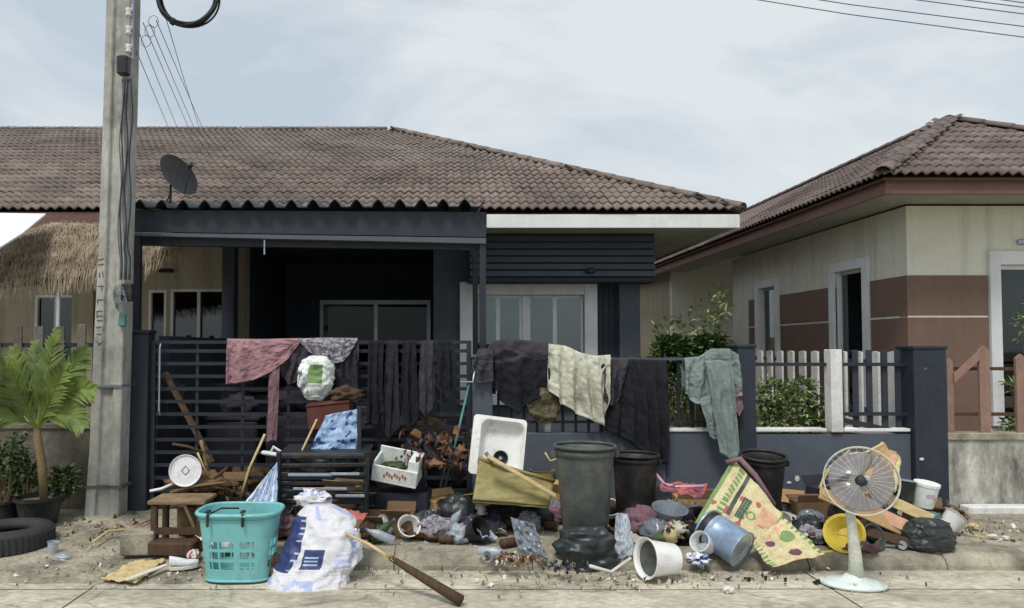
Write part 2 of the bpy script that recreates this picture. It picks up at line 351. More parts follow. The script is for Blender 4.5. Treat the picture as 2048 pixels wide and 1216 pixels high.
# verge / pavement as one uneven sheet
b = MB(); vs = []; fs = []
Xs = [-30,-20,-12] + [-8+.1*i for i in range(171)] + [12,20,30]; Ys = [4.95,5.1,5.2,5.3,5.4,5.48,5.51,5.55,5.59,5.63] + [5.7+.1*i for i in range(15)]
for y in Ys:
    for x in Xs:
        z = bump_z(x, y) - (.02 if y < 5.15 else 0) + .004
        if x > -1.4 and y < 5.505: z = -.03
        vs.append((x, y, z))
nx = len(Xs)
for a in range(len(Ys)-1):
    for c in range(nx-1): q = a*nx+c; fs.append((q, q+1, q+nx+1, q+nx))
b.add(vs, fs); tag(b.build('pavement', Mt['pave'], smooth=True), kind='structure')
kerb = bpy.data.objects.new('kerb', None); COL.objects.link(kerb); tag(kerb, kind='structure')
x = -1.35
while x < 14:
    x1 = x + 1.0; b = MB(); N = 12
    sec = [(5.47,-.03),(5.475,.03),(5.50,.07),(5.55,.10),(5.66,.118),(5.70,.116),(5.70,.0)]
    vs = []; 
    for i in range(N+1):
        xx = x+.004 + (x1-x-.008)*i/N
        for (yy, zz) in sec:
            vs.append((xx, yy + .012*nv((xx, zz), 3, 1), zz + .008*nv((xx, yy), 4, 8)))
    fs = []; m = len(sec)
    for i in range(N):
        for j in range(m-1): fs.append((i*m+j, (i+1)*m+j, (i+1)*m+j+1, i*m+j+1))
    fs += [tuple(range(m)), tuple(range(N*m+m-1, N*m-1, -1))]
    b.add(vs, fs); b.build('kerb_stone', Mt['kerb'], kerb, smooth=False); x = x1
b = MB(); b.box((-30, FY+.1, -.05), (30, 24, .09)); tag(b.build('yard', Mt['soil']), kind='structure')
b = MB(); b.box((-2.75, FY+.2, .0), (.25, 9.9, .105)); tag(b.build('driveway', Mt['pave']), kind='structure')

# ------------------------------------------------------------------ roof tiles
TW, TL = .224, .262
def tile_mesh(name, pitch, mtl):
    """one double-wave tile; local x across, y up the slope, z normal"""
    b = MB(); N = 12; vs = []; fs = []
    def prof(t): return .017*math.sin(2*math.pi*(2*t-.25))
    for yy, dz in ((0, .016), (TL+.03, .0)):
        for i in range(N+1): vs.append((TW*i/N, yy, prof(i/N)+.03+dz))
    for i in range(N+1): vs.append((TW*i/N, 0.002, prof(i/N)+.03))
    for i in range(N):
        fs.append((i, i+1, N+2+i, N+1+i)); fs.append((2*(N+1)+i, 2*(N+1)+i+1, i+1, i))
    b.add(vs, fs); me = bpy.data.meshes.new(name); me.from_pydata([tuple(p) for p in b.v], [], b.f); me.materials.append(mtl)
    me.polygons.foreach_set('use_smooth', [i % 2 == 0 for i in range(len(me.polygons))]); return me, b
def tiled(parent, origin, ux, uy, width, rows, left, right, mtl, maxn, mapname, order=None):
    """origin: lower left of the slope; ux along the eave, uy up the slope; left(v), right(v): limits along ux at v metres up"""
    me, tb = tile_mesh(mapname, 0, mtl)
    un = ux.cross(uy).normalized(); M0 = Matrix((ux, uy, un)).transposed().to_4x4(); stuff = MB(); n = 0; cells = []
    for r in range(rows):
        v = r*TL; i0 = int(math.floor(left(v+TL*.5)/TW)); i1 = int(math.ceil(right(v+TL*.5)/TW))
        for i in range(i0, i1): cells.append((r, i, v))
    if order: cells.sort(key=order)
    poff = parent.location
    for (r, i, v) in cells:
        p = origin + ux*(i*TW) + uy*(v + (random.uniform(-.014, .004) if random.random() < .12 else random.uniform(-.003, .003))) + un*random.uniform(-.003, .004)
        jit = Matrix.Rotation(random.uniform(-.012, .012), 4, 'Z') @ Matrix.Rotation(random.uniform(-.01, .01), 4, 'X')
        if n < maxn:
            o = bpy.data.objects.new('roof_tile', me); COL.objects.link(o); o.parent = parent; o.matrix_local = Matrix.Translation(p-poff) @ M0 @ jit; n += 1
        else:
            MM = Matrix.Translation(p) @ M0 @ jit; stuff.add([MM @ q for q in tb.v], tb.f)
    if stuff.v:
        o = stuff.build('roof_tiles', mtl, parent, smooth=False); o['kind'] = 'stuff'
    return n
def ridge_caps(parent, a, b_, mtl, r=.075, L=.33):
    a = Vector(a); b_ = Vector(b_); d = b_-a; n = max(1, int(d.length/L)); t = d.normalized()
    side = t.cross(Vector((0,0,1))).normalized(); up = side.cross(t)
    for k in range(n):
        mb = MB(); vs = []; fs = []; S = 6
        for q, (s0, rr) in enumerate(((0, r*1.14), (.05, r*1.14), (L+.03, r))):
            for i in range(S+1):
                an = math.pi*i/S; vs.append(a + t*(k*L+s0) + side*math.cos(an)*rr + up*(math.sin(an)*rr*.8 - .01))
        for q in range(2):
            for i in range(S): fs.append((q*(S+1)+i, q*(S+1)+i+1, (q+1)*(S+1)+i+1, (q+1)*(S+1)+i))
        mb.add(vs, fs); mb.build('ridge_tile', mtl, parent, smooth=True, sol=.014)

# ------------------------------------------------------------------ the dark grey house
EY = 9.0; EZ = PZ(424, EY)                       # eave line
RY = 14.2; RZ = PZ(264, RY); RXE = PX(778, RY)    # ridge
ECX = PX(1484, EY)
house = thing('row_house', 'dark slate blue end house with horizontal siding above its white framed window', 'house', (0, 10, .1))
WY = 10.0
wx0, wx1 = PX(945, WY), PX(1168, WY); wz1 = PZ(590, WY); wz0 = .95
HX0, HX1 = -.12, PX(1280, WY)
b = MB(); b.box((HX0, WY, .1), (wx0, WY+.15, 3.1)); b.box((wx1, WY, .1), (HX1, WY+.15, 3.1)); b.box((wx0, WY, .1), (wx1, WY+.15, wz0)); b.box((wx0, WY, wz1), (wx1, WY+.15, 3.1))
b.build('front_wall', Mt['paint'], house)
b = MB(); b.box((HX1-.15, WY+.15, .1), (HX1, 18, 3.1)); b.build('side_wall', Mt['paint'], house)
b = MB(); b.box((-2.75, 18, .1), (HX1, 18.15, 3.1)); b.build('back_wall', Mt['paint'], house)
b = MB(); b.box((PX(1240, 9.85), 9.85, .1), (PX(1281, 9.85), 9.998, 2.52)); b.build('corner_column', Mt['paint'], house)
b = MB()
for k in range(4): 
    x0 = PX(1197+k*11, 9.97); b.box((x0, 9.965, .1), (x0+.05, 9.998, 2.52))
o = b.build('ribbed_cladding', Mt['darkpaint'], house)
# window
win = MB(); tw = .17
win.box((wx0-tw, 9.93, wz0-.1), (wx0, 9.998, wz1+tw)); win.box((wx1, 9.93, wz0-.1), (wx1+tw, 9.998, wz1+tw)); win.box((wx0, 9.935, wz1), (wx1, 9.997, wz1+tw-.002)); win.box((wx0, 9.92, wz0-.1), (wx1, 9.997, wz0))
wo = win.build('window', Mt['whitep'], house, bev=.006)
mid = PX(1050, WY)
s = MB()
for a, c in ((wx0, mid-.035), (mid+.035, wx1)):
    s.box((a, 10.02, wz0), (a+.04, 10.06, wz1)); s.box((c-.04, 10.02, wz0), (c, 10.06, wz1)); s.box((a+.04, 10.022, wz1-.04), (c-.04, 10.058, wz1)); s.box((a+.04, 10.022, wz0), (c-.04, 10.058, wz0+.04))
s.box((mid-.035, 10.0, wz0), (mid+.035, 10.07, wz1)); s.build('frame', Mt['whitep'], wo, bev=.004)
for px in (996, 1110):
    x = PX(px, WY); s = MB(); s.box((x-.028, 10.015, wz0+.04), (x+.028, 10.064, wz1-.04)); s.build('mullion', Mt['whitep'], wo)
for a, c in ((wx0+.04, mid-.075), (mid+.075, wx1-.04)):
    s = MB(); s.box((a, 10.036, wz0+.04), (c, 10.042, wz1-.04)); s.build('pane', Mt['glass'], wo)
xbl0, xbl1 = mid+.04, PX(1110, WY)
for k in range(24):
    z = wz1-.05-k*.055; s = MB(); s.box((0, -.024, -.001), (xbl1-xbl0, .024, .001), M=T((xbl0, 10.16, z)) @ rot('X', 38)); s.build('blind_slat', Mt['blind'], wo)
def pleats(x0, x1, z0, z1, Y, mtl, par, folds=9, seed=0):
    b = MB(); vs = []; fs = []; n = folds*8
    for j in range(7):
        for i in range(n+1):
            t = i/n; vs.append((x0+(x1-x0)*t+.006*math.sin(j+i*.4), Y+.028*math.sin(t*folds*6.283+seed+.25*j)*(.6+.4*math.sin(t*17+seed))+.01*nv((t*4, j*.4), 1, seed), z1+(z0-z1)*j/6))
    for j in range(6):
        for i in range(n): fs.append((j*(n+1)+i, j*(n+1)+i+1, (j+1)*(n+1)+i+1, (j+1)*(n+1)+i))
    b.add(vs, fs); return b.build('curtain', mtl, par, smooth=True)
pleats(wx0-.02, mid-.03, wz0, wz1+.02, 10.2, Mt['curtain'], wo, 9, 1); pleats(xbl1, wx1+.02, wz0, wz1+.02, 10.2, Mt['curtain'], wo, 5, 3)
for xx in (mid-.055, mid+.06): s = MB(); s.bevbox((xx, 10.012, 1.62), (.02, .018, .11), .004); s.build('handle', Mt['steel'], wo)
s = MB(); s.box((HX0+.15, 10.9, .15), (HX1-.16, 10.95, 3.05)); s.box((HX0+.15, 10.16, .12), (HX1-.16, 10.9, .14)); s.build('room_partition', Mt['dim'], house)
# siding band above the window, board by board
sy = 9.6; sz0, sz1 = PZ(556, sy), PZ(458, sy); n = 7; h = (sz1-sz0)/n
sx0, sx1 = PX(940, sy), PX(1311, sy)
b = MB(); b.box((sx0, sy+.02, sz0), (sx1, sy+.06, sz1+.02)); b.build('siding_backing', Mt['darkpaint'], house)
for k in range(n):
    z = sz0+k*h; b = MB()
    b.add([(sx0, sy-.035, z+.022), (sx1, sy-.035, z+.022), (sx1, sy-.005, z+h), (sx0, sy-.005, z+h), (sx0, sy+.018, z+.022), (sx1, sy+.018, z+.022), (sx1, sy+.018, z+h), (sx0, sy+.018, z+h)],
          [(0,1,2,3), (0,4,5,1), (3,2,6,7), (0,3,7,4), (1,5,6,2), (4,7,6,5)]); b.build('siding_board', Mt['siding'], house)
b = MB(); b.box((sx0-.02, sy-.03, sz0-.05), (sx1+.015, WY-.003, sz0-.002)); b.build('siding_sill', Mt['darkpaint'], house)
b = MB(); b.box((sx0, sy+.06, sz0), (sx1, WY-.003, 3.08)); b.build('siding_return', Mt['paint'], house)
p = P(1180, 541, sy-.03); b = MB(); b.bevbox(p, (.13,.06,.07), .02); b.tube([p+Vector((0,-.03,0)), p+Vector((0,-.08,-.01))], .025, 10); b.build('wall_lamp', Mt['navy'], house)
# soffit and fascia
fz0, fz1 = PZ(456, 8.97), PZ(429, 8.97)
b = MB(); b.box((.3, 9.0, fz0+.03), (ECX-.03, 9.62, fz0+.045)); b.box((HX1+.0, 9.62, fz0+.03), (ECX-.03, 18.4, fz0+.045)); b.build('soffit', Mt['soffit'], house)
b = MB(); b.box((PX(974, 8.96), 8.955, fz0), (ECX-.02, 8.995, fz1)); b.box((ECX-.055, 8.998, fz0+.002), (ECX-.02, 18.5, fz1)); b.build('fascia', Mt['whitep'], house, bev=.004)
# recessed porch behind the carport
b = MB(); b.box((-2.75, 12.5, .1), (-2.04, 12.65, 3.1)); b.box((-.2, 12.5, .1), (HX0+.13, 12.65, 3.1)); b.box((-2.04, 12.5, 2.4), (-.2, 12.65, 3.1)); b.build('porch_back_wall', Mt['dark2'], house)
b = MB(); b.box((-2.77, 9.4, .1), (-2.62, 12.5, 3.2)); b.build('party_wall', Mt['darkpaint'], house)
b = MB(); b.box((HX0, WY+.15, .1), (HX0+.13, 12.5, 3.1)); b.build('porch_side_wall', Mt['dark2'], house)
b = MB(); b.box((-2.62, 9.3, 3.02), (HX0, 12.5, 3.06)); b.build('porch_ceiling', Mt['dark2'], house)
b = MB(); b.box((-2.62, 10.0, .1), (HX0, 12.5, .25)); b.build('porch_floor', Mt['pave'], house)
d = MB(); d.box((-2.04, 12.46, .25), (-1.98, 12.54, 2.4)); d.box((-.26, 12.46, .25), (-.2, 12.54, 2.4)); d.box((-1.98, 12.46, 2.33), (-.26, 12.54, 2.4)); d.box((-1.14, 12.47, .25), (-1.08, 12.53, 2.33))
do = d.build('sliding_door', Mt['steel'], house)
for a, c in ((-1.98, -1.14), (-1.08, -.26)):
    s = MB(); s.box((a, 12.49, .27), (c, 12.5, 2.33)); s.build('pane', Mt['glassp'], do)
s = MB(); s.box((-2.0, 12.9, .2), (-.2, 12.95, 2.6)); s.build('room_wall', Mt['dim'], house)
b = MB(); b.box((-2.80, 7.4, .05), (-2.70, 9.4, 1.72)); b.build('side_screen', Mt['darkpaint'], house)
# roof
slope = Vector((0, RY-EY, RZ-EZ)); SL = slope.length; uy = slope.normalized(); RX0 = -3.74
b = MB(); e = Vector((0,0,-.03))
b.add([Vector((RX0,EY,EZ))+e, Vector((ECX,EY,EZ))+e, Vector((RXE,RY,RZ))+e, Vector((RX0,RY,RZ))+e], [(0,1,2,3)])
b.add([Vector((ECX,EY,EZ))+e, Vector((ECX,19.4,EZ))+e, Vector((RXE,RY,RZ))+e], [(0,1,2)])
b.add([Vector((RX0,RY,RZ))+e, Vector((RXE,RY,RZ))+e, Vector((ECX,19.4,EZ))+e, Vector((RX0,19.4,EZ))+e], [(0,1,2,3)])
b.build('roof_deck', Mt['darkwood'], house, sol=.02)
tiled(house, Vector((RX0, EY-.06, EZ)), Vector((1,0,0)), uy, 0, int(SL/TL)+1, lambda v: 0, lambda v: (ECX-RX0) - (ECX-RXE)*min(1, v/SL) - .05, Mt['tile'], 296, 'roof_tile')
hs = Vector((RXE-ECX, 0, RZ-EZ)); hl = hs.length
tiled(house, Vector((ECX+.05, EY, EZ)), Vector((0,1,0)), hs.normalized(), 0, int(hl/TL)+1, lambda v: 5.2*v/hl+.05, lambda v: 10.4-5.2*v/hl, Mt['tile'], 0, 'roof_tile_side')
ridge_caps(house, (RX0, RY, RZ+.04), (RXE+.1, RY, RZ+.04), Mt['tile'])
ridge_caps(house, (ECX+.02, EY-.04, EZ+.045), (RXE+.05, RY, RZ+.05), Mt['tile'])

# ------------------------------------------------------------------ carport
CYF = 7.15
carport = thing('carport', 'dark navy metal carport with a corrugated sheet roof in front of the slate blue house', 'carport', (-1.3, CYF, .1))
cx0, cx1 = PX(262, CYF), PX(972, CYF)
def beam(pl, pr, name, mtl, y0, y1):
    (lx, lt, lb), (rx, rt, rb_) = pl, pr; b = MB()
    q = [P(lx, lb, y0), P(rx, rb_, y0), P(rx, rt, y0), P(lx, lt, y0)]
    b.poly_prism(q, (0, y1-y0, 0)); return b.build(name, mtl, carport)
beam((268, 420, 463), (972, 424, 474), 'fascia_board', Mt['navy'], CYF, CYF+.05)
beam((268, 465, 471), (972, 476, 487), 'beam', Mt['siding'], CYF-.02, CYF+.08)
beam((276, 472, 490), (972, 489, 500), 'inner_beam', Mt['blackm'], CYF+.1, CYF+.18)
for px, w_, top in ((271, .06, 465), (966, .06, 480)):
    b = MB(); x = PX(px, CYF); b.box((x-w_/2, CYF+.0, .1), (x+w_/2, CYF+.06, PZ(top+6, CYF))); b.build('post', Mt['blackm'], carport)
b = MB(); b.box((PX(966, CYF)-.03, 8.8, .1), (PX(966, CYF)+.03, 8.86, 3.0)); b.build('post', Mt['blackm'], carport)
# corrugated sheets
zf, zr = PZ(417, CYF), 3.12; W = cx1+.0-(cx0-.02); ns = 4
for k in range(ns):
    xa = cx0-.02+W*k/ns; b = MB(); vs = []; fs = []; n = 64; wl = .205; xt = .03 if k < ns-1 else -.01
    for yy, zz in ((CYF-.10, zf), (8.95, zr)):
        for i in range(n+1):
            x = xa+(W/ns+xt)*i/n; ph = ((x-cx0)/wl) % 1; zz2 = zz - .01 + .003*k + .075*max(0, 1-abs(ph-.5)/.27)**.6
            vs.append((x, yy, zz2))
    for i in range(n): fs.append((i, i+1, n+2+i, n+1+i))
    b.add(vs, fs); b.build('corrugated_sheet', Mt['blackm'], carport, sol=.008)
for k in range(4):
    y = 7.35+k*.45; b = MB(); b.box((cx0+.03, y, PZ(440, CYF)+.04*k), (cx1-.03, y+.04, PZ(440, CYF)+.05+.04*k)); b.build('purlin', Mt['blackm'], carport)
# side rail to the house and a chain of light on the beam
p = P(529, 480, CYF-.03); b = MB(); b.tube([p, p+Vector((0,0,-.14))], .008, 6); b.build('hook', Mt['steel'], carport)

# satellite dish
dc = P(357, 350, 7.25); dish = thing('satellite_dish', 'black satellite dish on a short mast above the carport roof', 'satellite dish', P(345, 408, 7.25))
nrm = Vector((.72, -.38, .36)).normalized()
M = aim(nrm, dc); b = MB(); prof = [(0.001, 0), (.07, .004), (.13, .014), (.18, .028), (.215, .042), (.222, .042), (.216, .034), (.18, .018), (.13, .004), (.07, -.006), (.001, -.01)]
b.lathe(prof, 32, M @ T((0,0,-.03)), sy=1.0); b.build('reflector', Mt['black'], dish, smooth=True)
b = MB(); base = P(341, 412, 7.25); b.tube([base, P(341, 372, 7.25), dc - nrm*.05], .012, 8); b.tube([base+Vector((-.06,0,-.02)), P(341, 385, 7.25)], .008, 6); b.build('mast', Mt['blackm'], dish)
tip = dc+nrm*.14+Vector((-.13,-.05,.16)); tip = dc + (M.to_3x3() @ Vector((0,.0,1)))*.2
b = MB(); b.tube([dc - (M.to_3x3() @ Vector((0,.2,0))), tip], .006, 6); b.tube([tip, tip-nrm*.05], .02, 10); b.build('feed_arm', Mt['blackm'], dish)

# ------------------------------------------------------------------ front wall of the plot: pillars, panels, rails
def wall_run(name, label, parts, loc): pass
fw = thing('front_wall', 'slate blue low boundary wall with square pillars and dark picket rails', 'wall', (2.2, FY, .1))
wtop = PZ(866, FY)
def panel(px0, px1, top, nm='wall_panel', mtl=None, y0=FY, y1=FY+.12):
    b = MB(); b.box((PX(px0, FY), y0, .04), (PX(px1, FY), y1, PZ(top, FY))); return b.build(nm, mtl or Mt['paint'], fw, bev=.006)
panel(985, 1330, 866); panel(1331, 1470, 862); panel(1506, 1818, 868)
for a, c in ((1331, 1468), (1508, 1650), (1684, 1816)):
    b = MB(); b.box((PX(a, FY), FY-.015, PZ(864, FY)+.004), (PX(c, FY), FY+.135, PZ(857, FY))); b.build('coping', Mt['offwhite'] if a != 1684 else Mt['whitep'], fw, bev=.004)
def pillar(px0, px1, top, mtl, y0=FY-.06, y1=FY+.2):
    b = MB(); b.box((PX(px0, FY), y0, .04), (PX(px1, FY), y1, PZ(top, FY))); b.box((PX(px0, FY)-.012, y0-.012, PZ(top, FY)+.001), (PX(px1, FY)+.012, y1+.012, PZ(top, FY)+.03)); return b.build('pillar', mtl, fw, bev=.006)
pillar(944, 984, 716, Mt['paint']); pillar(1471, 1505, 695, Mt['darkpaint']); pillar(1819, 1884, 698, Mt['navy'])
def rail(a, c, py, t=.016, mtl=None, y=FY+.05):
    b = MB(); b.box((PX(a, FY), y, PZ(py, FY)-t), (PX(c, FY), y+.03, PZ(py, FY)+t)); return b.build('rail', mtl or Mt['blackm'], fw)
rail(985, 1470, 718, .012, Mt['siding']); rail(985, 1470, 845, .012); rail(1506, 1819, 729); rail(1684, 1819, 829)
k = 0; px = 998
while px < 1465:
    b = MB(); x = PX(px, FY); b.box((x-.012, FY+.082, wtop+.002), (x+.012, FY+.1, PZ(712, FY))); b.build('bar', Mt['blackm'], fw); px += 26
for px in (1690, 1720, 1748, 1779, 1806):
    b = MB(); x = PX(px, FY); b.box((x-.028, FY+.082, PZ(862, FY)), (x+.028, FY+.098, PZ(700, FY))); b.build('picket', Mt['darkpaint'], fw, bev=.003)
b = MB(); xa, xb = PX(1658, FY), PX(1681, FY); b.box((xa, FY-.03, wtop+.01), (xb, FY+.1, PZ(699, FY))); b.build('white_post', Mt['offwhite'], fw, bev=.006)
# side boundary with white pickets
sf = thing('side_fence', 'white picket fence running back between the two plots', 'fence', (4.34, 7.3, .1))
xs_ = 4.42; 
b = MB(); b.box((xs_, 7.25, .04), (xs_+.1, 16, .75)); b.build('base_wall', Mt['cream2'], sf)
y = 7.35
while y < 13.6:
    b = MB(); b.add([(xs_+.02, y, .78), (xs_+.045, y, .78), (xs_+.045, y+.15, .78), (xs_+.02, y+.15, .78), (xs_+.02, y, 1.56), (xs_+.045, y, 1.56), (xs_+.045, y+.15, 1.56), (xs_+.02, y+.15, 1.56), (xs_+.02, y+.075, 1.568), (xs_+.045, y+.075, 1.568)],
        [(0,3,2,1), (0,1,5,4), (2,3,7,6), (0,4,8,7,3), (1,2,6,9,5), (4,5,9,8), (8,9,6,7)]); b.build('picket', Mt['offwhite'], sf); y += .31
for z in (.95, 1.46):
    b = MB(); b.box((xs_+.048, 7.25, z-.025), (xs_+.085, 15, z+.025)); b.build('rail', Mt['blackm'], sf)

# ------------------------------------------------------------------ gate
gate = thing('sliding_gate', 'black slatted metal driveway gate with clothes hung over its top', 'gate', (-1.3, FY, .1))
gx0, gx1 = PX(300, FY), PX(943, FY); gt = PZ(681, FY)
b = MB(); b.box((gx0, FY+.02, .14), (gx0+.045, FY+.06, gt)); b.box((gx1-.045, FY+.02, .14), (gx1, FY+.06, gt)); b.box((gx0+.045, FY+.022, gt-.03), (gx1-.045, FY+.058, gt)); b.box((gx0+.045, FY+.022, .14), (gx1-.045, FY+.058, .2)); b.build('frame', Mt['blackm'], gate)
z = .26
while z < gt-.06:
    b = MB(); b.box((gx0+.045, FY+.03, z), (gx1-.045, FY+.045, z+.032)); b.build('slat', Mt['blackm'], gate); z += .118
for k in range(1, 7):
    x = gx0+(gx1-gx0)*k/7; b = MB(); b.box((x-.014, FY+.046, .2), (x+.014, FY+.058, gt-.031)); b.build('upright', Mt['blackm'], gate)
b = MB(); hx = PX(322, FY); b.tube([(hx, FY-.01, PZ(688, FY)), (hx, FY-.03, PZ(695, FY)), (hx, FY-.03, PZ(822, FY)), (hx, FY-.01, PZ(829, FY))], .009, 8); b.build('handle', Mt['steel'], gate)
gp = thing('gate_post', 'navy steel gate post beside the concrete utility pole', 'gate post', (PX(275, FY), FY, .1))
b = MB(); b.box((PX(243, FY), FY-.04, .05), (PX(299, FY), FY+.14, PZ(668, FY))); b.build('post', Mt['navy'], gp, bev=.006)
b = MB(); b.box((PX(241, FY), FY-.05, PZ(668, FY)+.002), (PX(301, FY), FY+.15, PZ(660, FY))); b.build('cap', Mt['blackm'], gp, bev=.004)

# ------------------------------------------------------------------ right neighbour house
nb = thing('neighbour_house', 'cream bungalow with brown wall band and maroon tiled hip roof on the right', 'house', (7, 8.5, .1))
NX = PX(1818, 8.5); NY = 8.5; NZ1 = PZ(412, NY)
bz1 = PZ(551, NY); lz = PZ(633, NY)
# front wall with window opening
fx0, fz_ = PX(2000, NY), PZ(530, NY)
b = MB(); b.box((NX, NY, .1), (fx0, NY+.15, NZ1)); b.box((fx0, NY, fz_), (9.2, NY+.15, NZ1)); b.box((fx0, NY, .1), (9.2, NY+.15, .8)); b.box((8.3, NY, .8), (9.2, NY+.15, fz_)); b.build('front_wall', Mt['cream'], nb)
b = MB(); b.box((NX-.018, NY-.018, .1), (PX(1976, NY), NY-.002, lz-.012)); b.box((NX-.018, NY-.018, lz+.012), (PX(1976, NY), NY-.002, bz1)); b.box((NX-.010, NY-.010, lz-.0119), (PX(1976, NY), NY-.0025, lz+.0119)); b.build('wall_band', Mt['brown'], nb)
b = MB(); b.box((NX-.014, NY-.014, lz-.011), (PX(1976, NY), NY-.011, lz+.011)); b.build('band_groove', Mt['cream'], nb)
# side wall with two tall windows
def sY(px): return NX*F/(px-CX)     # distance of a point on the side wall seen at column px
segs = []
wins = [(sY(1732), sY(1675)), (sY(1555), sY(1522))]
wtz = [PZ(535, sY(1732)), PZ(572, sY(1555))]
y = NY+.15; b = MB(); bd = MB(); grs = []
for (a, c), zt in zip(wins, wtz):
    b.box((NX, y, .1), (NX+.15, a, NZ1)); bd.box((NX-.018, y if y > NY+.2 else NY, .1), (NX-.002, a-.14, lz-.012)); bd.box((NX-.018, y if y > NY+.2 else NY, lz+.012), (NX-.002, a-.14, bz1)); grs.append((NX-.014, y, lz-.0118, NX-.003, a-.14, lz+.0118))
    b.box((NX, a, zt), (NX+.15, c, NZ1)); b.box((NX, a, .1), (NX+.15, c, .7)); y = c
b.box((NX, y, .1), (NX+.15, sY(1467), NZ1)); bd.box((NX-.018, y+.14, .1), (NX-.002, sY(1500), lz-.012)); bd.box((NX-.018, y+.14, lz+.012), (NX-.002, sY(1500), bz1)); grs.append((NX-.014, y+.14, lz-.0118, NX-.003, sY(1500), lz+.0118))
b.build('side_wall', Mt['cream'], nb); bd.build('wall_band', Mt['brown'], nb); [MB().box(q[:3], q[3:]).build('band_groove', Mt['cream'], nb) for q in grs]
for (a, c), zt in zip(wins, wtz):
    f = MB(); f.box((NX-.05, a-.13, .62), (NX-.001, a, zt+.12)); f.box((NX-.05, c, .62), (NX-.001, c+.13, zt+.12)); f.box((NX-.048, a, zt), (NX-.002, c, zt+.118)); f.box((NX-.06, a, .6), (NX-.002, c, .7))
    f.box((NX, a, .7), (NX+.1, a+.04, zt)); f.box((NX, c-.04, .7), (NX+.1, c, zt)); f.box((NX+.03, a+.04, zt-.04), (NX+.07, c-.04, zt))
    fo = f.build('window', Mt['whitep'], nb, bev=.005)
    s = MB(); s.box((NX+.05, a+.04, .7), (NX+.056, c-.04, zt-.04)); s.build('pane', Mt['glass'], fo)
    s = MB(); s.box((NX+.10, a+.001, .701), (NX+.12, c-.001, zt-.001)); s.build('curtain', Mt['dcurtain'], fo)
f = MB(); f.box((PX(1978, NY), NY-.05, .72), (fx0, NY-.001, fz_+.16)); f.box((fx0, NY-.048, fz_), (8.3, NY-.002, fz_+.158)); f.box((fx0, NY-.05, .7), (8.3, NY-.002, .8)); f.box((8.3, NY-.05, .72), (8.42, NY-.001, fz_+.16))
f.box((fx0, NY+.02, .8), (fx0+.05, NY+.08, fz_)); f.box((fx0+.05, NY+.022, fz_-.05), (8.3, NY+.078, fz_)); f.box((7.25, NY+.024, .8), (7.31, NY+.076, fz_-.05))
fo = f.build('window', Mt['whitep'], nb, bev=.005)
s = MB(); s.box((fx0+.05, NY+.045, .8), (8.3, NY+.051, fz_-.05)); s.build('pane', Mt['glassd'], fo)
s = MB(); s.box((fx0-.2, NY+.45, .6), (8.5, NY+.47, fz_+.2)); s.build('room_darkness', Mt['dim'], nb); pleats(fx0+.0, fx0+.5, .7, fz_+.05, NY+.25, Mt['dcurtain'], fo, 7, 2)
p = P(2044, 484, NY-.02); b = MB(); b.bevbox(p, (.1,.04,.06), .01); b.build('vent', Mt['steel'], nb)
# rear recess of the house
yb = sY(1467); b = MB(); b.box((NX+.151, yb-.15, .1), (6.6, yb-.01, NZ1-.01)); b.build('end_wall', Mt['cream'], nb); b = MB(); b.box((PX(1345, 16.2), 16.2, .1), (6.5, 16.35, 3.7)); b.build('rear_wall', Mt['cream'], nb)
b = MB(); b.box((PX(1345, 16.2), 16.36, .1), (PX(1345, 16.2)+.15, 21, NZ1-.05)); b.build('rear_side_wall', Mt['cream2'], nb)
# eaves
ex, ey = PX(1778, 7.8), 7.8; ez0, ez1 = PZ(388, 7.8), PZ(356, 7.8)
AX, AY, AZ = None, None, None
AY = 9.95; ap = P(1900, 246, AY); AX, AZ = ap.x, ap.z
yend = 21.0; xend = AX*2-ex
b = MB(); b.box((ex+.03, ey+.03, ez0+.03), (NX+.0, yend, ez0+.045)); b.box((NX, ey+.03, ez0+.03), (xend, NY, ez0+.045)); b.build('soffit', Mt['soffit'], nb)
b = MB(); b.box((ex, ey, ez0), (xend, ey+.03, ez1)); b.box((ex, ey+.03, ez0), (ex+.03, yend, ez1)); b.build('fascia', Mt['fascia'], nb, bev=.004)
E1 = Vector((ex-.06, ey-.06, ez1+.0)); AP = Vector((AX, AY, AZ)); AB = Vector((AX, yend, AZ))
b = MB(); e = Vector((0,0,-.03)); E2 = Vector((xend+.06, ey-.06, ez1)); E3 = Vector((ex-.06, yend, ez1)); E4 = Vector((xend+.06, yend, ez1))
b.add([E1+e, E2+e, AP+e], [(0,1,2)]); b.add([E1+e, AP+e, AB+e, E3+e], [(0,1,2,3)]); b.add([E2+e, E4+e, AB+e, AP+e], [(0,1,2,3)]); b.build('roof_deck', Mt['darkwood'], nb, sol=.02)
fs_ = Vector((0, AY-E1.y, AZ-E1.z)); fl = fs_.length; half = AX-E1.x
tiled(nb, E1.copy(), Vector((1,0,0)), fs_.normalized(), 0, int(fl/TL)+1, lambda v: half*v/fl, lambda v: 2*half-half*v/fl-.05, Mt['tile2'], 120, 'roof_tile')
ss = Vector((AX-E1.x, 0, AZ-E1.z)); sl = ss.length; run = AY-E1.y
# left slope: eave runs toward the camera (-Y) so the normal points outward
tiled(nb, Vector((E1.x, yend, E1.z)), Vector((0,-1,0)), ss.normalized(), 0, int(sl/TL)+1, lambda v: 0, lambda v: (yend-E1.y)-run*min(1, v/sl)-.05, Mt['tile2'], 178, 'roof_tile_side', order=lambda c: -c[1])
ridge_caps(nb, E1+Vector((-.02,-.02,.05)), AP+Vector((0,0,.05)), Mt['tile2'])
ridge_caps(nb, AP+Vector((0,0,.05)), AB+Vector((0,0,.05)), Mt['tile2'])
ridge_caps(nb, E2+Vector((0,0,.05)), AP+Vector((0,0,.05)), Mt['tile2'])
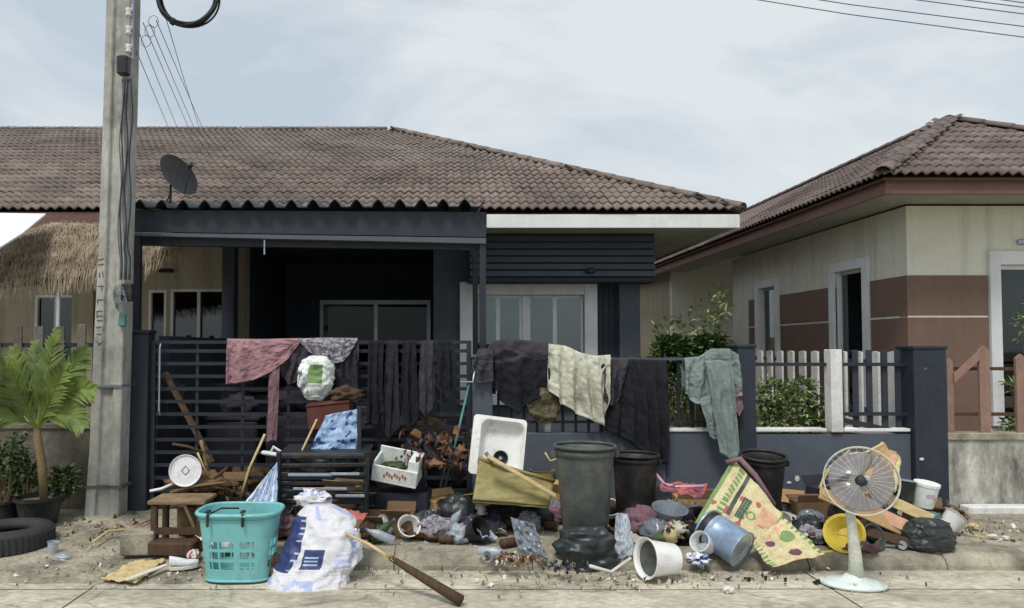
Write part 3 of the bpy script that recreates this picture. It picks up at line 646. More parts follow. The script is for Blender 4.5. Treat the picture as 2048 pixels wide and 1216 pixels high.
# neighbour boundary wall and terracotta fence
nw = thing('stained_wall', 'low white boundary wall streaked with black mould at the right edge', 'wall', (5.6, FY, .1))
b = MB(); b.box((PX(1886, FY), FY+.0, .02), (9, FY+.14, PZ(880, FY))); b.build('wall_body', Mt['stainwall'], nw)
b = MB(); b.box((PX(1886, FY), FY-.02, PZ(880, FY)+.001), (9, FY+.16, PZ(866, FY))); b.build('coping', Mt['kerb'], nw, bev=.006)
b = MB(); b.box((PX(1886, FY)+.1, FY-.16, .06), (9, FY-.02, .165)); b.build('plinth', Mt['offwhite'], nw, bev=.012)
tf = thing('terracotta_fence', 'terracotta painted picket fence on the stained wall', 'fence', (5.6, FY, PZ(866, FY)))
for px, w_, t in ((1906, 13, 716), (1976, 21, 692), (2050, 21, 708), (2120, 21, 708)):
    b = MB(); x0, x1 = PX(px-w_/2, FY), PX(px+w_/2, FY); zt = PZ(t, FY); zb = PZ(866, FY)+.002
    b.add([(x0, FY+.05, zb), (x1, FY+.05, zb), (x1, FY+.08, zb), (x0, FY+.08, zb), (x0, FY+.05, zt-.04), (x1, FY+.05, zt-.04), (x1, FY+.08, zt-.04), (x0, FY+.08, zt-.04), ((x0+x1)/2, FY+.05, zt), ((x0+x1)/2, FY+.08, zt)],
          [(0,3,2,1), (0,1,5,8,4), (1,2,6,5), (3,7,9,6,2), (0,4,7,3), (4,8,9,7), (8,5,6,9)]); b.build('picket', Mt['terra'], tf)
for py in (738, 830):
    b = MB(); b.box((PX(1886, FY), FY+.082, PZ(py, FY)-.016), (8, FY+.11, PZ(py, FY)+.016)); b.build('rail', Mt['darkwood'], tf)
q = [P(1913, 748, FY), P(1965, 700, FY), P(1965, 719, FY), P(1913, 766, FY)]; b = MB(); b.poly_prism([p+Vector((0,.03,0)) for p in q], (0,.018,0)); b.build('brace', Mt['terra'], tf)
# back hedge wall beyond the gap between the houses
bw = MB(); bw.box((-3, 21, .05), (12, 21.15, 1.9)); tag(bw.build('far_wall', Mt['cream2']), 'low plain wall far back between the houses', 'wall')

# ------------------------------------------------------------------ left neighbour
ln = thing('left_row_house', 'beige terraced house with straw awning left of the utility pole', 'house', (-5.5, 10, .1))
LX1 = PX(492, WY); 
b = MB()
lw = [(PX(68, WY), PX(152, WY), .3, PZ(590, WY)), (PX(296, WY), PX(332, WY), .9, PZ(580, WY)), (PX(340, WY), PX(452, WY), .9, PZ(578, WY))]
x = -9.5
for a, c, z0, z1 in lw:
    b.box((x, WY+.01, .1), (a, WY+.16, 3.2)); b.box((a, WY+.01, z1), (c, WY+.16, 3.2))
    if z0 > .3: b.box((a, WY+.01, .1), (c, WY+.16, z0))
    x = c
b.box((x, WY+.01, .1), (LX1, WY+.16, 3.2)); b.build('front_wall', Mt['cream2'], ln)
for i, (a, c, z0, z1) in enumerate(lw):
    f = MB(); t = .035
    f.box((a, WY, z0), (a+t, WY+.1, z1)); f.box((c-t, WY, z0), (c, WY+.1, z1)); f.box((a+t, WY+.002, z1-t), (c-t, WY+.098, z1)); f.box((a+t, WY+.002, z0), (c-t, WY+.098, z0+t))
    if c-a > .5: f.box(((a+c)/2-.02, WY+.004, z0+t), ((a+c)/2+.02, WY+.09, z1-t))
    fo = f.build('window', Mt['offwhite'], ln)
    s = MB(); s.box((a+t, WY+.05, z0+t), (c-t, WY+.056, z1-t)); s.build('pane', Mt['glassd'], fo)
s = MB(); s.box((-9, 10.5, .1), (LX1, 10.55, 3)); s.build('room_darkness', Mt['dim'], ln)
b = MB(); b.box((PX(150, 9.9), 9.8, .1), (PX(192, 9.9), 9.998, 3.0)); b.build('column', Mt['cream2'], ln)
b = MB(); b.box((LX1-.12, 9.6, .1), (LX1-.0, 9.995, 3.1)); b.build('party_column', Mt['cream2'], ln)
b = MB(); b.box((-9.5, 8.96, PZ(452, 8.96)), (RX0-.02, 9.0, PZ(424, 8.96))); b.build('fascia', Mt['fascia'], ln)
b = MB(); b.box((-9.5, 9.0, PZ(452, 8.96)+.03), (LX1, 9.99, PZ(452, 8.96)+.045)); b.build('soffit', Mt['cream2'], ln)
p = P(332, 541, 9.98); b = MB(); b.bevbox(p, (.2,.05,.05), .015); b.build('wall_lamp', Mt['dim'], ln)
LRX = -10.0
b = MB(); e = Vector((0,0,-.03)); b.add([Vector((LRX,EY,EZ))+e, Vector((RX0-.01,EY,EZ))+e, Vector((RX0-.01,RY,RZ))+e, Vector((LRX,RY,RZ))+e], [(0,1,2,3)])
b.add([Vector((LRX,RY,RZ))+e, Vector((RX0-.01,RY,RZ))+e, Vector((RX0-.01,19.4,EZ))+e, Vector((LRX,19.4,EZ))+e], [(0,1,2,3)]); b.build('roof_deck', Mt['darkwood'], ln, sol=.02)
nL = int((RX0-LRX)/TW)
tiled(ln, Vector((RX0-nL*TW, EY-.06, EZ)), Vector((1,0,0)), uy, 0, int(SL/TL)+1, lambda v: 0, lambda v: nL*TW-.02, Mt['tile'], 298, 'roof_tile', order=lambda c: (c[1] < nL-19, c[0]))
ridge_caps(ln, (-9.9, RY, RZ+.04), (RX0, RY, RZ+.04), Mt['tile'])
# white sheet roof
q = [P(-60, 425, 8.2), P(92, 427, 8.2), P(45, 466, 7.5), P(-5, 497, 7.0), P(-60, 500, 7.0)]
b = MB(); b.poly_prism(q, (0,0,-.02)); b.build('awning_sheet', Mt['whitep'], ln)
# straw awning
th = thing('straw_awning', 'shaggy dry straw awning hanging beside the utility pole', 'awning', P(100, 700, 7.3))
top = [(-120, 500), (0, 478), (60, 462), (110, 448), (200, 452), (300, 462), (372, 480)]; bot = [(-120, 590), (0, 574), (60, 566), (130, 560), (200, 548), (290, 532), (372, 486)]
def pl(poly, t):
    xs2 = [q[0] for q in poly]; x = xs2[0] + (xs2[-1]-xs2[0])*t
    for i in range(len(poly)-1):
        if x <= poly[i+1][0] + 1e-6:
            k = (x-poly[i][0])/max(1e-6, poly[i+1][0]-poly[i][0]); return (x, poly[i][1]+(poly[i+1][1]-poly[i][1])*k)
    return poly[-1]
Yt, Yb = 8.5, 7.7
b = MB(); vs = []; fs = []; n = 50
for i in range(n+1):
    a = pl(top, i/n); c = pl(bot, i/n); pa = P(*a, Yt); pb = P(*c, Yb)
    # keep columns vertical in the place: same x for both
    vs += [pa, Vector((pa.x*.5+pb.x*.5, (pa.y+pb.y)/2, (pa.z+pb.z)/2+.03)), pb]
for i in range(n):
    for j in range(2): fs.append((i*3+j, i*3+j+1, i*3+j+4, i*3+j+3))
b.add(vs, fs); b.build('straw_mat', Mt['thatch'], th, sol=.05)
b = MB()
for k in range(5200):
    t = random.random(); v = random.random()**.8; a = P(*pl(top, t), Yt); c = P(*pl(bot, t), Yb)
    p = a.lerp(c, v) + Vector((random.uniform(-.02,.02), -.03, .03+random.uniform(0,.03))); d = (c-a).normalized()
    L = random.uniform(.12, .3); d = (d + Vector((random.uniform(-.35,.35), random.uniform(-.1,.1), random.uniform(-.15,.05)))).normalized()
    if v > .85: d = (d + Vector((0,0,-.8))).normalized(); 
    q = p + d*L; wv = Vector((.0045, 0, .001)); b.add([p-wv, p+wv, q+wv*.4, q-wv*.4], [(0,1,2,3)])
o = b.build('straw', Mt['thatch'], th); o['kind'] = 'stuff'
for px in (150,):
    b = MB(); b.tube([P(118, 558, 7.75), (P(118, 558, 7.75).x, 7.75, .1)], .02, 8); b.build('pole', Mt['whitep'], th)
# left boundary
lf = thing('left_fence', 'grey stained low wall with pale pickets behind the potted palm', 'fence', (-3.6, FY, .1))
b = MB(); b.box((-9, FY+.02, .04), (PX(241, FY), FY+.14, PZ(858, FY))); b.build('wall_body', Mt['greywall'], lf)
b = MB(); b.box((-9, FY, PZ(858, FY)+.001), (PX(241, FY), FY+.16, PZ(848, FY))); b.build('coping', Mt['greywall'], lf, bev=.005)
px = -60
while px < 236:
    b = MB(); x = PX(px, FY); b.box((x-.04, FY+.07, PZ(848, FY)), (x+.04, FY+.09, PZ(652, FY)+random.uniform(-.02,.02))); b.build('picket', Mt['greywall'], lf, bev=.004); px += 43
for py in (690, 810):
    b = MB(); b.box((-9, FY+.092, PZ(py, FY)-.02), (PX(240, FY), FY+.12, PZ(py, FY)+.02)); b.build('rail', Mt['blackm'], lf)

# ------------------------------------------------------------------ utility pole
pb_ = G(205, 1040, .07); PY = pb_.y
pole = thing('utility_pole', 'tall weathered concrete utility pole with cables down its side', 'utility pole', (pb_.x, PY, .05))
b = MB(); vs = []; fs = []
rows = [(1046, 166, 236), (900, 178, 240), (700, 186, 246), (500, 196, 250), (300, 203, 256), (100, 209, 261), (0, 212, 264), (-300, 222, 270), (-700, 236, 276)]
for py, l, r in rows:
    a = P(l, py, PY); c = P(r, py, PY); wd = c.x-a.x; cx = (a.x+c.x)/2; h = wd/2; z = a.z
    g_ = h*.42; dgr = .035
    ring = [(-h,-.10),(-g_,-.10),(-g_+.015,-.10+dgr),(g_-.015,-.10+dgr),(g_,-.10),(h,-.10),(h,.10),(-h,.10)]
    vs += [(cx+x, PY+.1+y, z) for x, y in ring]
for i in range(len(rows)-1):
    for k in range(8): fs.append((i*8+k, i*8+(k+1)%8, (i+1)*8+(k+1)%8, (i+1)*8+k))
b.add(vs, fs); b.build('shaft', Mt['pole'], pole, bev=.008)
def pm(px, py, dy=-.004): p = P(px, py, PY); p.y += dy; return p
b = MB()
def lift(px, py):  # on the left flange of the pole
    p = P(px, py, PY); return Vector((p.x, PY-.004, p.z))
for (x0, y0, x1, y1) in ((196,520,212,516),(196,530,213,527),(199,545,199,560),(205,543,207,560),(196,572,212,572),(204,572,204,586),(195,600,211,598),(195,600,196,612),(211,598,211,612),
        (194,622,211,622),(194,632,211,631),(194,641,211,641),(194,622,194,641),(193,655,208,652),(208,652,208,668),(193,668,208,668),(192,682,206,692),(206,682,192,694)):
    a = lift(x0, y0); c = lift(x1, y1); b.tube([a, a.lerp(c, .7)], .0035, 4)
b.build('stencil_marks', Mt['marker'], pole)
for py in (772, 974):
    a, c = P(176 if py < 900 else 170, py, PY), P(244, py, PY); b = MB(); b.box((a.x-.008, PY-.012, a.z-.012), (c.x+.0, PY+.21, a.z+.012)); b.build('band', Mt['steel'] if py < 900 else Mt['marker'], pole)
b = MB(); p = pm(250, 134); b.bevbox((p.x+.0, PY-.03, p.z), (.10,.09,.17), .012); b.build('connector_box', Mt['black'], pole)
for k in range(6):
    x0 = 246+k*4.2; pts = []
    for i in range(20):
        py = 160+(560-160)*i/19; pts.append(pm(x0+ (4 if py > 500 else 2.5*math.sin(i*.8+k)) - (py-160)*.02, py, -.02-.01*(k%2)))
    b = MB(); b.tube(pts, .006, 5); b.build('down_cable', Mt['cable'] if k % 2 else Mt['wire'], pole, smooth=True)
# bracket rack with porcelain insulators
b = MB(); b.tube([pm(268, -120, -.02), pm(266, 120, -.02)], .014, 6); b.build('rack', Mt['steel'], pole)
for py in (-90, -50, -10, 30, 66, 102):
    b = MB(); c = pm(262, py, -.05); b.lathe([(.001,-.035),(.028,-.035),(.03,-.02),(.018,0),(.03,.02),(.028,.035),(.001,.035)], 12, T(c)); b.build('insulator', Mt['insul'], pole, smooth=True)
# lower knot of cables and meter box
b = MB(); c = pm(246, 590, -.04)
for k in range(5): b.tube([c+Vector((.05*math.cos(t*.5+k)+.01*k-.02, -.01*k, .085*math.sin(t*.5+k)-.02*k)) for t in range(13)], .005, 5)
b.build('cable_knot', Mt['wire'], pole, smooth=True)
b = MB(); c = pm(250, 585, .05); b.bevbox((c.x+.02, PY-.0, c.z), (.10,.06,.16), .01); b.build('junction_box', Mt['black'], pole)
b = MB(); c = pm(247, 640, -.02); b.bevbox((c.x, PY-.02, c.z), (.06,.05,.12), .01); b.build('lower_box', Mt['greenpole'], pole)
# cable coil
cc = P(375, -6, PY-.1); coil = MB()
for k in range(10):
    pts = []; rr = .235+.036*k/9; ox, oy = random.uniform(-.008,.008), random.uniform(-.03,.03)
    for i in range(40):
        t = 2*math.pi*i/40; pts.append(cc+Vector((ox+rr*math.cos(t)*(1.02), oy+.02*math.sin(t*2+k), rr*math.sin(t))))
    coil.tube(pts, .0095, 6, closed=True)
for a in (.6, 2.5, 4.2):
    p = cc+Vector((.258*math.cos(a), 0, .258*math.sin(a))); coil.tube([p+Vector((math.cos(a)*s_*.03, 0, math.sin(a)*s_*.03)) for s_ in (-1,1)], .022, 8)
hang = MB(); hang.tube([cc+Vector((-.2,0,.17)), P(262, -200, PY), P(262, -210, PY)], .008, 5)
ct = thing('cable_coil', 'black loop of spare cable hanging beside the pole', 'cable', cc)
coil.build('loop', Mt['cable'], ct, smooth=True); hang.build('lead', Mt['cable'], ct)
def wire(pts3, r, label, mtl='wire', group=None, sag=0):
    pts3 = [Vector(p) for p in pts3]; pts = []
    for i in range(len(pts3)-1):
        for k in range(14):
            t = k/14; pts.append(pts3[i].lerp(pts3[i+1], t) + Vector((0,0,-sag*4*t*(1-t))))
    pts.append(pts3[-1]); b = MB(); b.tube(pts, r, 5); return tag(b.build('overhead_wire', Mt[mtl], smooth=True), label, 'wire', group)
for k, (a, c) in enumerate((((272, 100), (345, 262)), ((276, 60), (362, 262)), ((286, 45), (386, 264)), ((300, 48), (396, 262)), ((312, 40), (413, 262)), ((330, 30), (404, 262)))):
    e_ = P(c[0], c[1], 14.2); e_ = e_ + Vector((0, 2, .0)); wire([P(a[0], a[1], PY-.05), P((a[0]+c[0])/2-3, (a[1]+c[1])/2, 9.2), P(c[0], c[1]+12, 14.4)], .0042, ('leftmost', 'second', 'third', 'fourth', 'sixth and rightmost', 'fifth')[k] + ' drop wire of the fan between pole and roof ridge', group='drop wires from the pole to the roof')
for k, (y0, y1) in enumerate(((0-30, 44), (-12, 66), (-60, 20), (-70, 6), (-85, -2))):
    lab = ('lowest', 'second lowest', 'middle', 'second highest', 'highest')[k] + ' of five overhead wires at the top right'
    wire([P(1350, y0-15, 7.6), P(1700, (y0+y1)/2+2, 7.2), P(2200, y1+28, 6.8)], .005, lab, group='overhead wires at the top right')
b = MB()
for k in range(3):
    c = P(292+k*7, 82-k*20, PY-.05); b.tube([c+Vector((.045*math.cos(t*.42), .005*k, .055*math.sin(t*.42))) for t in range(15)], .003, 4, closed=True)
tag(b.build('wire_loops', Mt['wire'], pole, smooth=True))

# ------------------------------------------------------------------ plants
def leaf_quad(b, p, d, L, W, up=None, m=0):
    d = d.normalized(); s = d.cross(Vector((random.uniform(-.3,.3), random.uniform(-.3,.3), 1))).normalized(); n = s.cross(d)
    a = p; c = p+d*L*.5-n*L*.06; e = p+d*L - n*L*.2
    b.add([a, c+s*W*.5+n*W*.1, e, c-s*W*.5+n*W*.1, c-n*W*.05], [(0,4,1), (1,4,2), (2,4,3), (3,4,0)], m)
def bush(name, label, cat, base, blobs, n, L, W, mtls, stems=6, group=None):
    t = thing(name, label, cat, base); bs = Vector(base); s = MB(); b = MB()
    for k in range(stems):
        c, r = blobs[k % len(blobs)]; e = Vector(c)+Vector((random.uniform(-.6,.6)*r[0], random.uniform(-.5,.5)*r[1], random.uniform(-.2,.7)*r[2]))
        s.tube([bs+Vector((random.uniform(-.04,.04), random.uniform(-.04,.04), 0)), bs.lerp(e, .5)+Vector((random.uniform(-.05,.05), random.uniform(-.05,.05), .05)), e], [.014, .009, .004], 5)
    for k in range(n):
        c, r = random.choice(blobs); 
        while True:
            q = Vector((random.uniform(-1,1), random.uniform(-1,1), random.uniform(-1,1)))
            if q.length < 1: break
        if nv(q, 2.2, len(name)) < -.12: continue
        q = q * (.6+.4*random.random()); p = Vector(c)+Vector((q.x*r[0], q.y*r[1], q.z*r[2]))
        d = Vector((q.x+random.uniform(-.6,.6), q.y+random.uniform(-.8,.4), q.z*.6+random.uniform(-.4,.6)))
        leaf_quad(b, p, d, L*random.uniform(.6,1.2), W*random.uniform(.6,1.2), m=random.randrange(len(mtls)))
    s.build('stems', Mt['stem'], t); o = b.build('foliage', [Mt[q] for q in mtls], t); o['kind'] = 'stuff'; return t
# shrub between the houses, with loose sprigs above a clipped mass
c1 = P(1385, 690, 8.6)
bush('shrub', 'dense dark green shrub beyond the trousers with pale sprigs above', 'shrub', (c1.x, 8.6, .1),
     [(P(1345, 705, 8.5), (.26,.3,.22)), (P(1420, 700, 8.6), (.26,.3,.2)), (P(1385, 760, 8.5), (.5,.35,.3))], 6500, .085, .05, ['leafd','leafm','leafd'], 8)
t = thing('sapling', 'young tree with fresh pale leaves rising above the dark shrub', 'sapling', (PX(1385, 8.9), 8.9, .1)); s = MB(); b = MB(); bs = Vector((PX(1385, 8.9), 8.9, .1))
for (px, py) in ((1330,640),(1345,650),(1360,622),(1378,618),(1395,645),(1412,612),(1425,590),(1440,575),(1450,588),(1432,630),(1448,618),(1405,655),(1316,660)):
    e = P(px, py, 8.9+random.uniform(-.25,.25)); s.tube([bs, bs.lerp(e, .6)+Vector((.03,0,.05)), e], [.012,.008,.003], 5)
    for k in range(15):
        tt = random.uniform(.82, 1.02); p = bs.lerp(e, tt)+Vector((random.uniform(-.04,.04), random.uniform(-.04,.04), random.uniform(-.03,.03)))
        leaf_quad(b, p, Vector((random.uniform(-1,1), random.uniform(-1,.4), random.uniform(-.3,.9))), random.uniform(.09,.16), random.uniform(.035,.055), m=random.randrange(2))
s.build('branches', Mt['stem'], t); o = b.build('foliage', [Mt['leafl'], Mt['leafm']], t); o['kind'] = 'stuff'
bush('hedge_plant', 'bright green bush behind the right boundary wall beside the white post', 'bush', (PX(1575, 7.7), 7.7, .1),
     [(P(1545, 795, 7.6), (.2,.25,.22)), (P(1600, 790, 7.7), (.22,.25,.2)), (P(1560, 840, 7.5), (.3,.2,.12)), (P(1630, 835, 7.6), (.16,.2,.12))], 4600, .06, .032, ['leafl','leafl','leafm','leafd'], 8)
bush('yard_weed', 'patch of leafy weeds between the black cloth and the sage trousers', 'plant', (PX(1350, 7.6), 7.6, .1),
     [(P(1350, 800, 7.6), (.14,.15,.3)), (P(1372, 760, 7.7), (.1,.15,.2))], 700, .06, .03, ['leafm','leafd'], 5)
bush('right_edge_bush', 'leafy twigs reaching over the terracotta fence at the right edge', 'bush', (PX(2058, 7.6), 7.6, .1),
     [(P(2060, 650, 7.9), (.14,.2,.25)), (P(2035, 770, 7.5), (.1,.15,.08)), (P(2030, 850, 7.4), (.14,.15,.07))], 500, .08, .04, ['leafm','leafl'], 6)
# potted palm
pb2 = G(88, 985, .09); palm = thing('potted_palm', 'young palm with arching green fronds in a black pot by the left wall', 'palm', (pb2.x, 6.45, .08))
base = P(76, 905, 6.45)
b = MB(); b.tube([Vector((base.x+.06, 6.45, .3)), P(84, 930, 6.45), P(76, 880, 6.45), P(73, 850, 6.45)], [.034,.036,.034,.024], 10); b.build('trunk', Mt['stem'], palm, smooth=True)
def frond(tip, mid, wv=.27, start=(74, 858), n=19, dy=0):
    a = P(*start, 6.45); m_ = P(*mid, 6.45+dy*.5); e = P(*tip, 6.45+dy); b = MB(); pts = [a*(1-t)**2 + m_*2*t*(1-t) + e*t*t for t in [i/n for i in range(n+1)]]
    b.tube(pts, [.011*(1-i/n*.8) for i in range(n+1)], 5)
    for i in range(4, n+1):
        tan = (pts[min(i+1, n)]-pts[i-1]).normalized(); sd_ = tan.cross(Vector((0,-1,.15))).normalized(); L = wv*math.sin(math.pi*min(.95, .18+.8*i/n))**.7
        for sg in (-1, 1):
            d = (tan*1.25+sd_*sg*.75+Vector((0,random.uniform(-.35,.25),-.1))).normalized(); p = pts[i]; nrm_ = Vector((0,-1,.2)); wv2 = d.cross(nrm_).normalized()*.019
            q1 = p+d*L*.5; q2 = p+d*L+Vector((0,0,-L*.16)); b.add([p-wv2*.5, p+wv2*.5, q1+wv2, q1-wv2, q2], [(0,1,2,3), (3,2,4)])
    b.build('frond', Mt['leaf'], palm)
for tip, mid, dy in (((-30, 700), (20, 770), -.2), ((28, 700), (46, 790), .1), ((112, 668), (86, 780), .1), ((172, 700), (120, 760), -.1), ((186, 780), (140, 760), -.3), ((-40, 790), (16, 780), -.3), ((70, 690), (68, 780), .3), ((-30, 850), (20, 815), -.25), ((165, 850), (130, 800), -.3), ((20, 740), (50, 810), -.3), ((130, 730), (100, 800), -.3)):
    frond(tip, mid, dy=dy)
def pot(px, py, r, h, label, Y=None, parent=None):
    p = G(px, py, .08) if Y is None else Vector((PX(px, Y), Y, .08))
    t = thing('plant_pot', label, 'plant pot', p) if parent is None else parent; b = MB()
    b.lathe([(.001,0),(r*.72,0),(r*.95,h*.9),(r*1.06,h*.9),(r*1.06,h),(r*.92,h),(r*.88,h*.86)], 24, T(p)); b.build('pot', Mt['black'], t, smooth=False)
    b = MB(); b.disc(p+Vector((0,0,h*.86)), r*.88, (0,0,1)); b.build('soil', Mt['soil'], t); return p, t
pot(84, 1030, .19, .26, '', 6.45, palm)
p, t = pot(8, 1050, .15, .22, 'low black plant pot at the left frame edge behind the tyre')
lb = bush('leafy_plant', 'dark leafy potted plant at the left frame edge', 'plant', (p.x, p.y+.0, p.z+.19), [(P(5, 930, p.y), (.14,.16,.25)), (P(35, 900, p.y), (.1,.14,.18)), (P(-40, 880, p.y), (.2,.16,.3))], 900, .07, .035, ['leafd','leafm'], 6)
b = MB(); pp = G(128, 1005, .09); bush('undergrowth', 'dark leafy undergrowth around the palm pot', 'plant', (PX(60, 6.6), 6.6, .09), [(P(40, 950, 6.65), (.22,.12,.2)), (P(120, 965, 6.7), (.2,.12,.14))], 1300, .08, .035, ['leafd','leafd','leafm'], 8)
bush('ground_plant', 'small low weed on the pavement between the palm pot and the pole', 'plant', (pp.x, pp.y, .09), [(pp+Vector((0,0,.05)), (.09,.08,.05))], 90, .09, .03, ['leafm','leafd'], 4)
# ------------------------------------------------------------------ cloth, sheets, bags
def lerp_poly(poly, t):
    n = len(poly)-1; k = min(n-1, int(t*n)); f = t*n-k
    return Vector(poly[k]).lerp(Vector(poly[k+1]), f)
def crumple(p, s, seed):
    q = Vector((p[0]*s+seed, p[1]*s-seed, (p[2] if len(p) > 2 else 0)*s+seed*.5))
    return 1-abs(noise.noise(q))*2.2 + .5*(1-abs(noise.noise(q*2.3))*2.2)
def drape(name, label, cat, top, bot, Y, mats, folds=5, amp=.03, nu=70, nv_=56, back=.25, seed=1, slot=None, thick=.003, left=None, group=None, bow=.0, parent=None, curve=None):
    """cloth hanging over a rail: top edge and bottom edge are outlines, with folds and a flap behind the rail"""
    b = MB(); vs = []; fs = []; nb_ = 5 if back else 0; V = nb_+nv_+1
    for i in range(nu+1):
        t = i/nu; a = lerp_poly(top, t); c = lerp_poly(bot, t); pa = P(a.x, a.y, Y)
        for k in range(nb_):
            f = 1-k/nb_; vs.append(pa+Vector((0, .035+.02*math.sin(t*9+seed), -back*f)) + Vector((0,0,.0)))
        for j in range(nv_+1):
            f = j/nv_; x = a.x+(c.x-a.x)*f; y = a.y+(c.y-a.y)*f
            p = P(x, y, Y); fold = math.sin(t*folds*2*math.pi+seed+1.6*nv((t*3, f*1.5), 1, seed))*amp*min(1, .25+f*1.6)
            rel = .014*crumple((t*2, f*1.2), 2.4, seed)+.007*crumple((t*2, f*1.2), 6, seed)+.003*crumple((t*3, f*3), 11, seed)+(.006 if f > .955 else 0)
            p.y += -.012-.02*min(1, f*6)-fold*.6-rel - bow*math.sin(math.pi*f); p.x += .25*fold*f; vs.append(p)
            if j == 0: vs[-1].z += .012
    for i in range(nu):
        for j in range(V-1): fs.append((i*V+j, i*V+j+1, (i+1)*V+j+1, (i+1)*V+j))
    ms = [(slot((i+.5)/nu, max(0, (j-nb_+.5)/nv_)) if slot else 0) for i in range(nu) for j in range(V-1)]
    b.add(vs, fs, ms); o = b.build(name, mats, parent, smooth=True, sol=thick)
    if label: tag(o, label, cat, group)
    return o
def sheet(name, label, cat, c4, mats, crum=.03, s=3, seed=1, nu=30, nv_=30, slot=None, thick=.006, parent=None, group=None):
    """crumpled sheet spanned by four points a,b,c,d (around)"""
    a, b_, c, d = [Vector(p) for p in c4]; n = (b_-a).cross(d-a).normalized(); vs = []; fs = []
    if n.y > 0: n = -n
    for i in range(nu+1):
        for j in range(nv_+1):
            u, v = i/nu, j/nv_; p = a*(1-u)*(1-v)+b_*u*(1-v)+c*u*v+d*(1-u)*v
            edge = .012*nv((u*5, v*5), 1, seed+3); vs.append(p + n*crum*crumple((u, v), s, seed) + (b_-a)*edge + (d-a)*edge*.6)
    for i in range(nu):
        for j in range(nv_): q = i*(nv_+1)+j; fs.append((q, q+1, q+nv_+2, q+nv_+1))
    ms = [(slot((i+.5)/nu, (j+.5)/nv_) if slot else 0) for i in range(nu) for j in range(nv_)]
    mb = MB(); mb.add(vs, fs, ms); o = mb.build(name, mats, parent, smooth=True, sol=thick)
    if label: tag(o, label, cat, group)
    return o
def sack(name, label, cat, prof, Y, mats, depth=.7, crum=.02, s=5, seed=1, nu=56, nv_=44, slot=None, dy=None, parent=None, sq=2.6, group=None):
    """filled bag; prof = [(py, left px, right px)] top to bottom; depth = depth/width"""
    vs = []; fs = []
    for j in range(nv_+1):
        t = j/nv_; q = lerp_poly([Vector(p) for p in prof], t); y = Y + (dy(t) if dy else 0)
        a = P(q.y, q.x, y); c = P(q.z, q.x, y); cx = (a+c)/2; h = max(.004, (c.x-a.x)/2); hd = h*depth
        for i in range(nu):
            an = 2*math.pi*i/nu; cs, sn = math.cos(an), math.sin(an); e = 2/sq
            x = math.copysign(abs(cs)**e, cs)*h; yy = math.copysign(abs(sn)**e, sn)*hd
            p = cx+Vector((x, yy, 0)); r = crum*crumple(p*1.0, s, seed)+crum*.4*crumple(p, s*2.7, seed+2); r -= crum*.9
            nn = Vector((cs, sn, 0)); end = min(1, t*6, (1-t)*8+.25); vs.append(p+nn*r*end+Vector((0,0,r*.25)))
    for j in range(nv_):
        for i in range(nu): fs.append((j*nu+i, (j+1)*nu+i, (j+1)*nu+(i+1)%nu, j*nu+(i+1)%nu))
    ms = [(slot(((i+.5)/nu), (j+.5)/nv_) if slot else 0) for j in range(nv_) for i in range(nu)]
    fs += [tuple(range(nu)), tuple(range((nv_+1)*nu-1, nv_*nu-1, -1))]; ms += [0, 0]
    mb = MB(); mb.add(vs, fs, ms); o = mb.build(name, mats, parent, smooth=True)
    if label: tag(o, label, cat, group)
    return o
def lump(name, label, cat, c, r, mats, crum=.3, seed=1, s=1.6, slot=None, parent=None, group=None, nu=26, nv_=16, flat=True, zmin=None):
    vs = []; fs = []; c = Vector(c)
    for j in range(nv_+1):
        th_ = math.pi*j/nv_
        for i in range(nu):
            ph = 2*math.pi*i/nu; d = Vector((math.sin(th_)*math.cos(ph), math.sin(th_)*math.sin(ph), math.cos(th_)))
            k = 1+crum*(crumple(d, s, seed)-1.0)+crum*.4*(crumple(d, s*2.6, seed+4)-1); p = Vector((d.x*r[0]*k, d.y*r[1]*k, d.z*r[2]*k)); 
            if flat and p.z < -r[2]*.55: p.z = -r[2]*.55
            vs.append(c+p)
    for j in range(nv_):
        for i in range(nu): fs.append((j*nu+i, (j+1)*nu+i, (j+1)*nu+(i+1)%nu, j*nu+(i+1)%nu))
    ms = [(slot((i+.5)/nu, (j+.5)/nv_) if slot else 0) for j in range(nv_) for i in range(nu)]
    mb = MB(); mb.add(vs, fs, ms); o = mb.build(name, mats, parent, smooth=True)
    if label: tag(o, label, cat, group)
    return o
def bar(name, label, cat, pts, r, mtl, n=8, parent=None, group=None):
    b = MB(); b.tube(pts, r, n); o = b.build(name, mtl, parent, smooth=True)
    if label: tag(o, label, cat, group)
    return o
def plank(name, label, cat, a, b_, wd, tk, mtl, roll=0, parent=None, group=None):
    a = Vector(a); b_ = Vector(b_); d = b_-a; b = MB(); b.bevbox((0,0,0), (wd, tk, d.length), .004)
    b.xf(aim(d, (a+b_)/2, R(roll))); o = b.build(name, mtl, parent)
    if label: tag(o, label, cat, group)
    return o
def crate(name, label, cat, c, sz, mtl, M=None, group=None):
    """open box with walls, rim and a floor"""
    t = thing(name, label, cat, c, group); b = MB(); x, y, z = sz[0]/2, sz[1]/2, sz[2]; k = .008; M = (T(c) @ M) if M else T(c)
    b.box((-x,-y,0), (x,y,k), M=M); b.box((-x,-y,k), (x,-y+k,z), M=M); b.box((-x,y-k,k), (x,y,z), M=M); b.box((-x,-y+k,k), (-x+k,y-k,z), M=M); b.box((x-k,-y+k,k), (x,y-k,z), M=M)
    b.build('body', mtl, t); b = MB(); r = .012
    b.tube([M @ Vector(p) for p in ((-x,-y,z),(x,-y,z),(x,y,z),(-x,y,z))], r, 6, closed=True); b.build('rim', mtl, t, smooth=True)
    return t
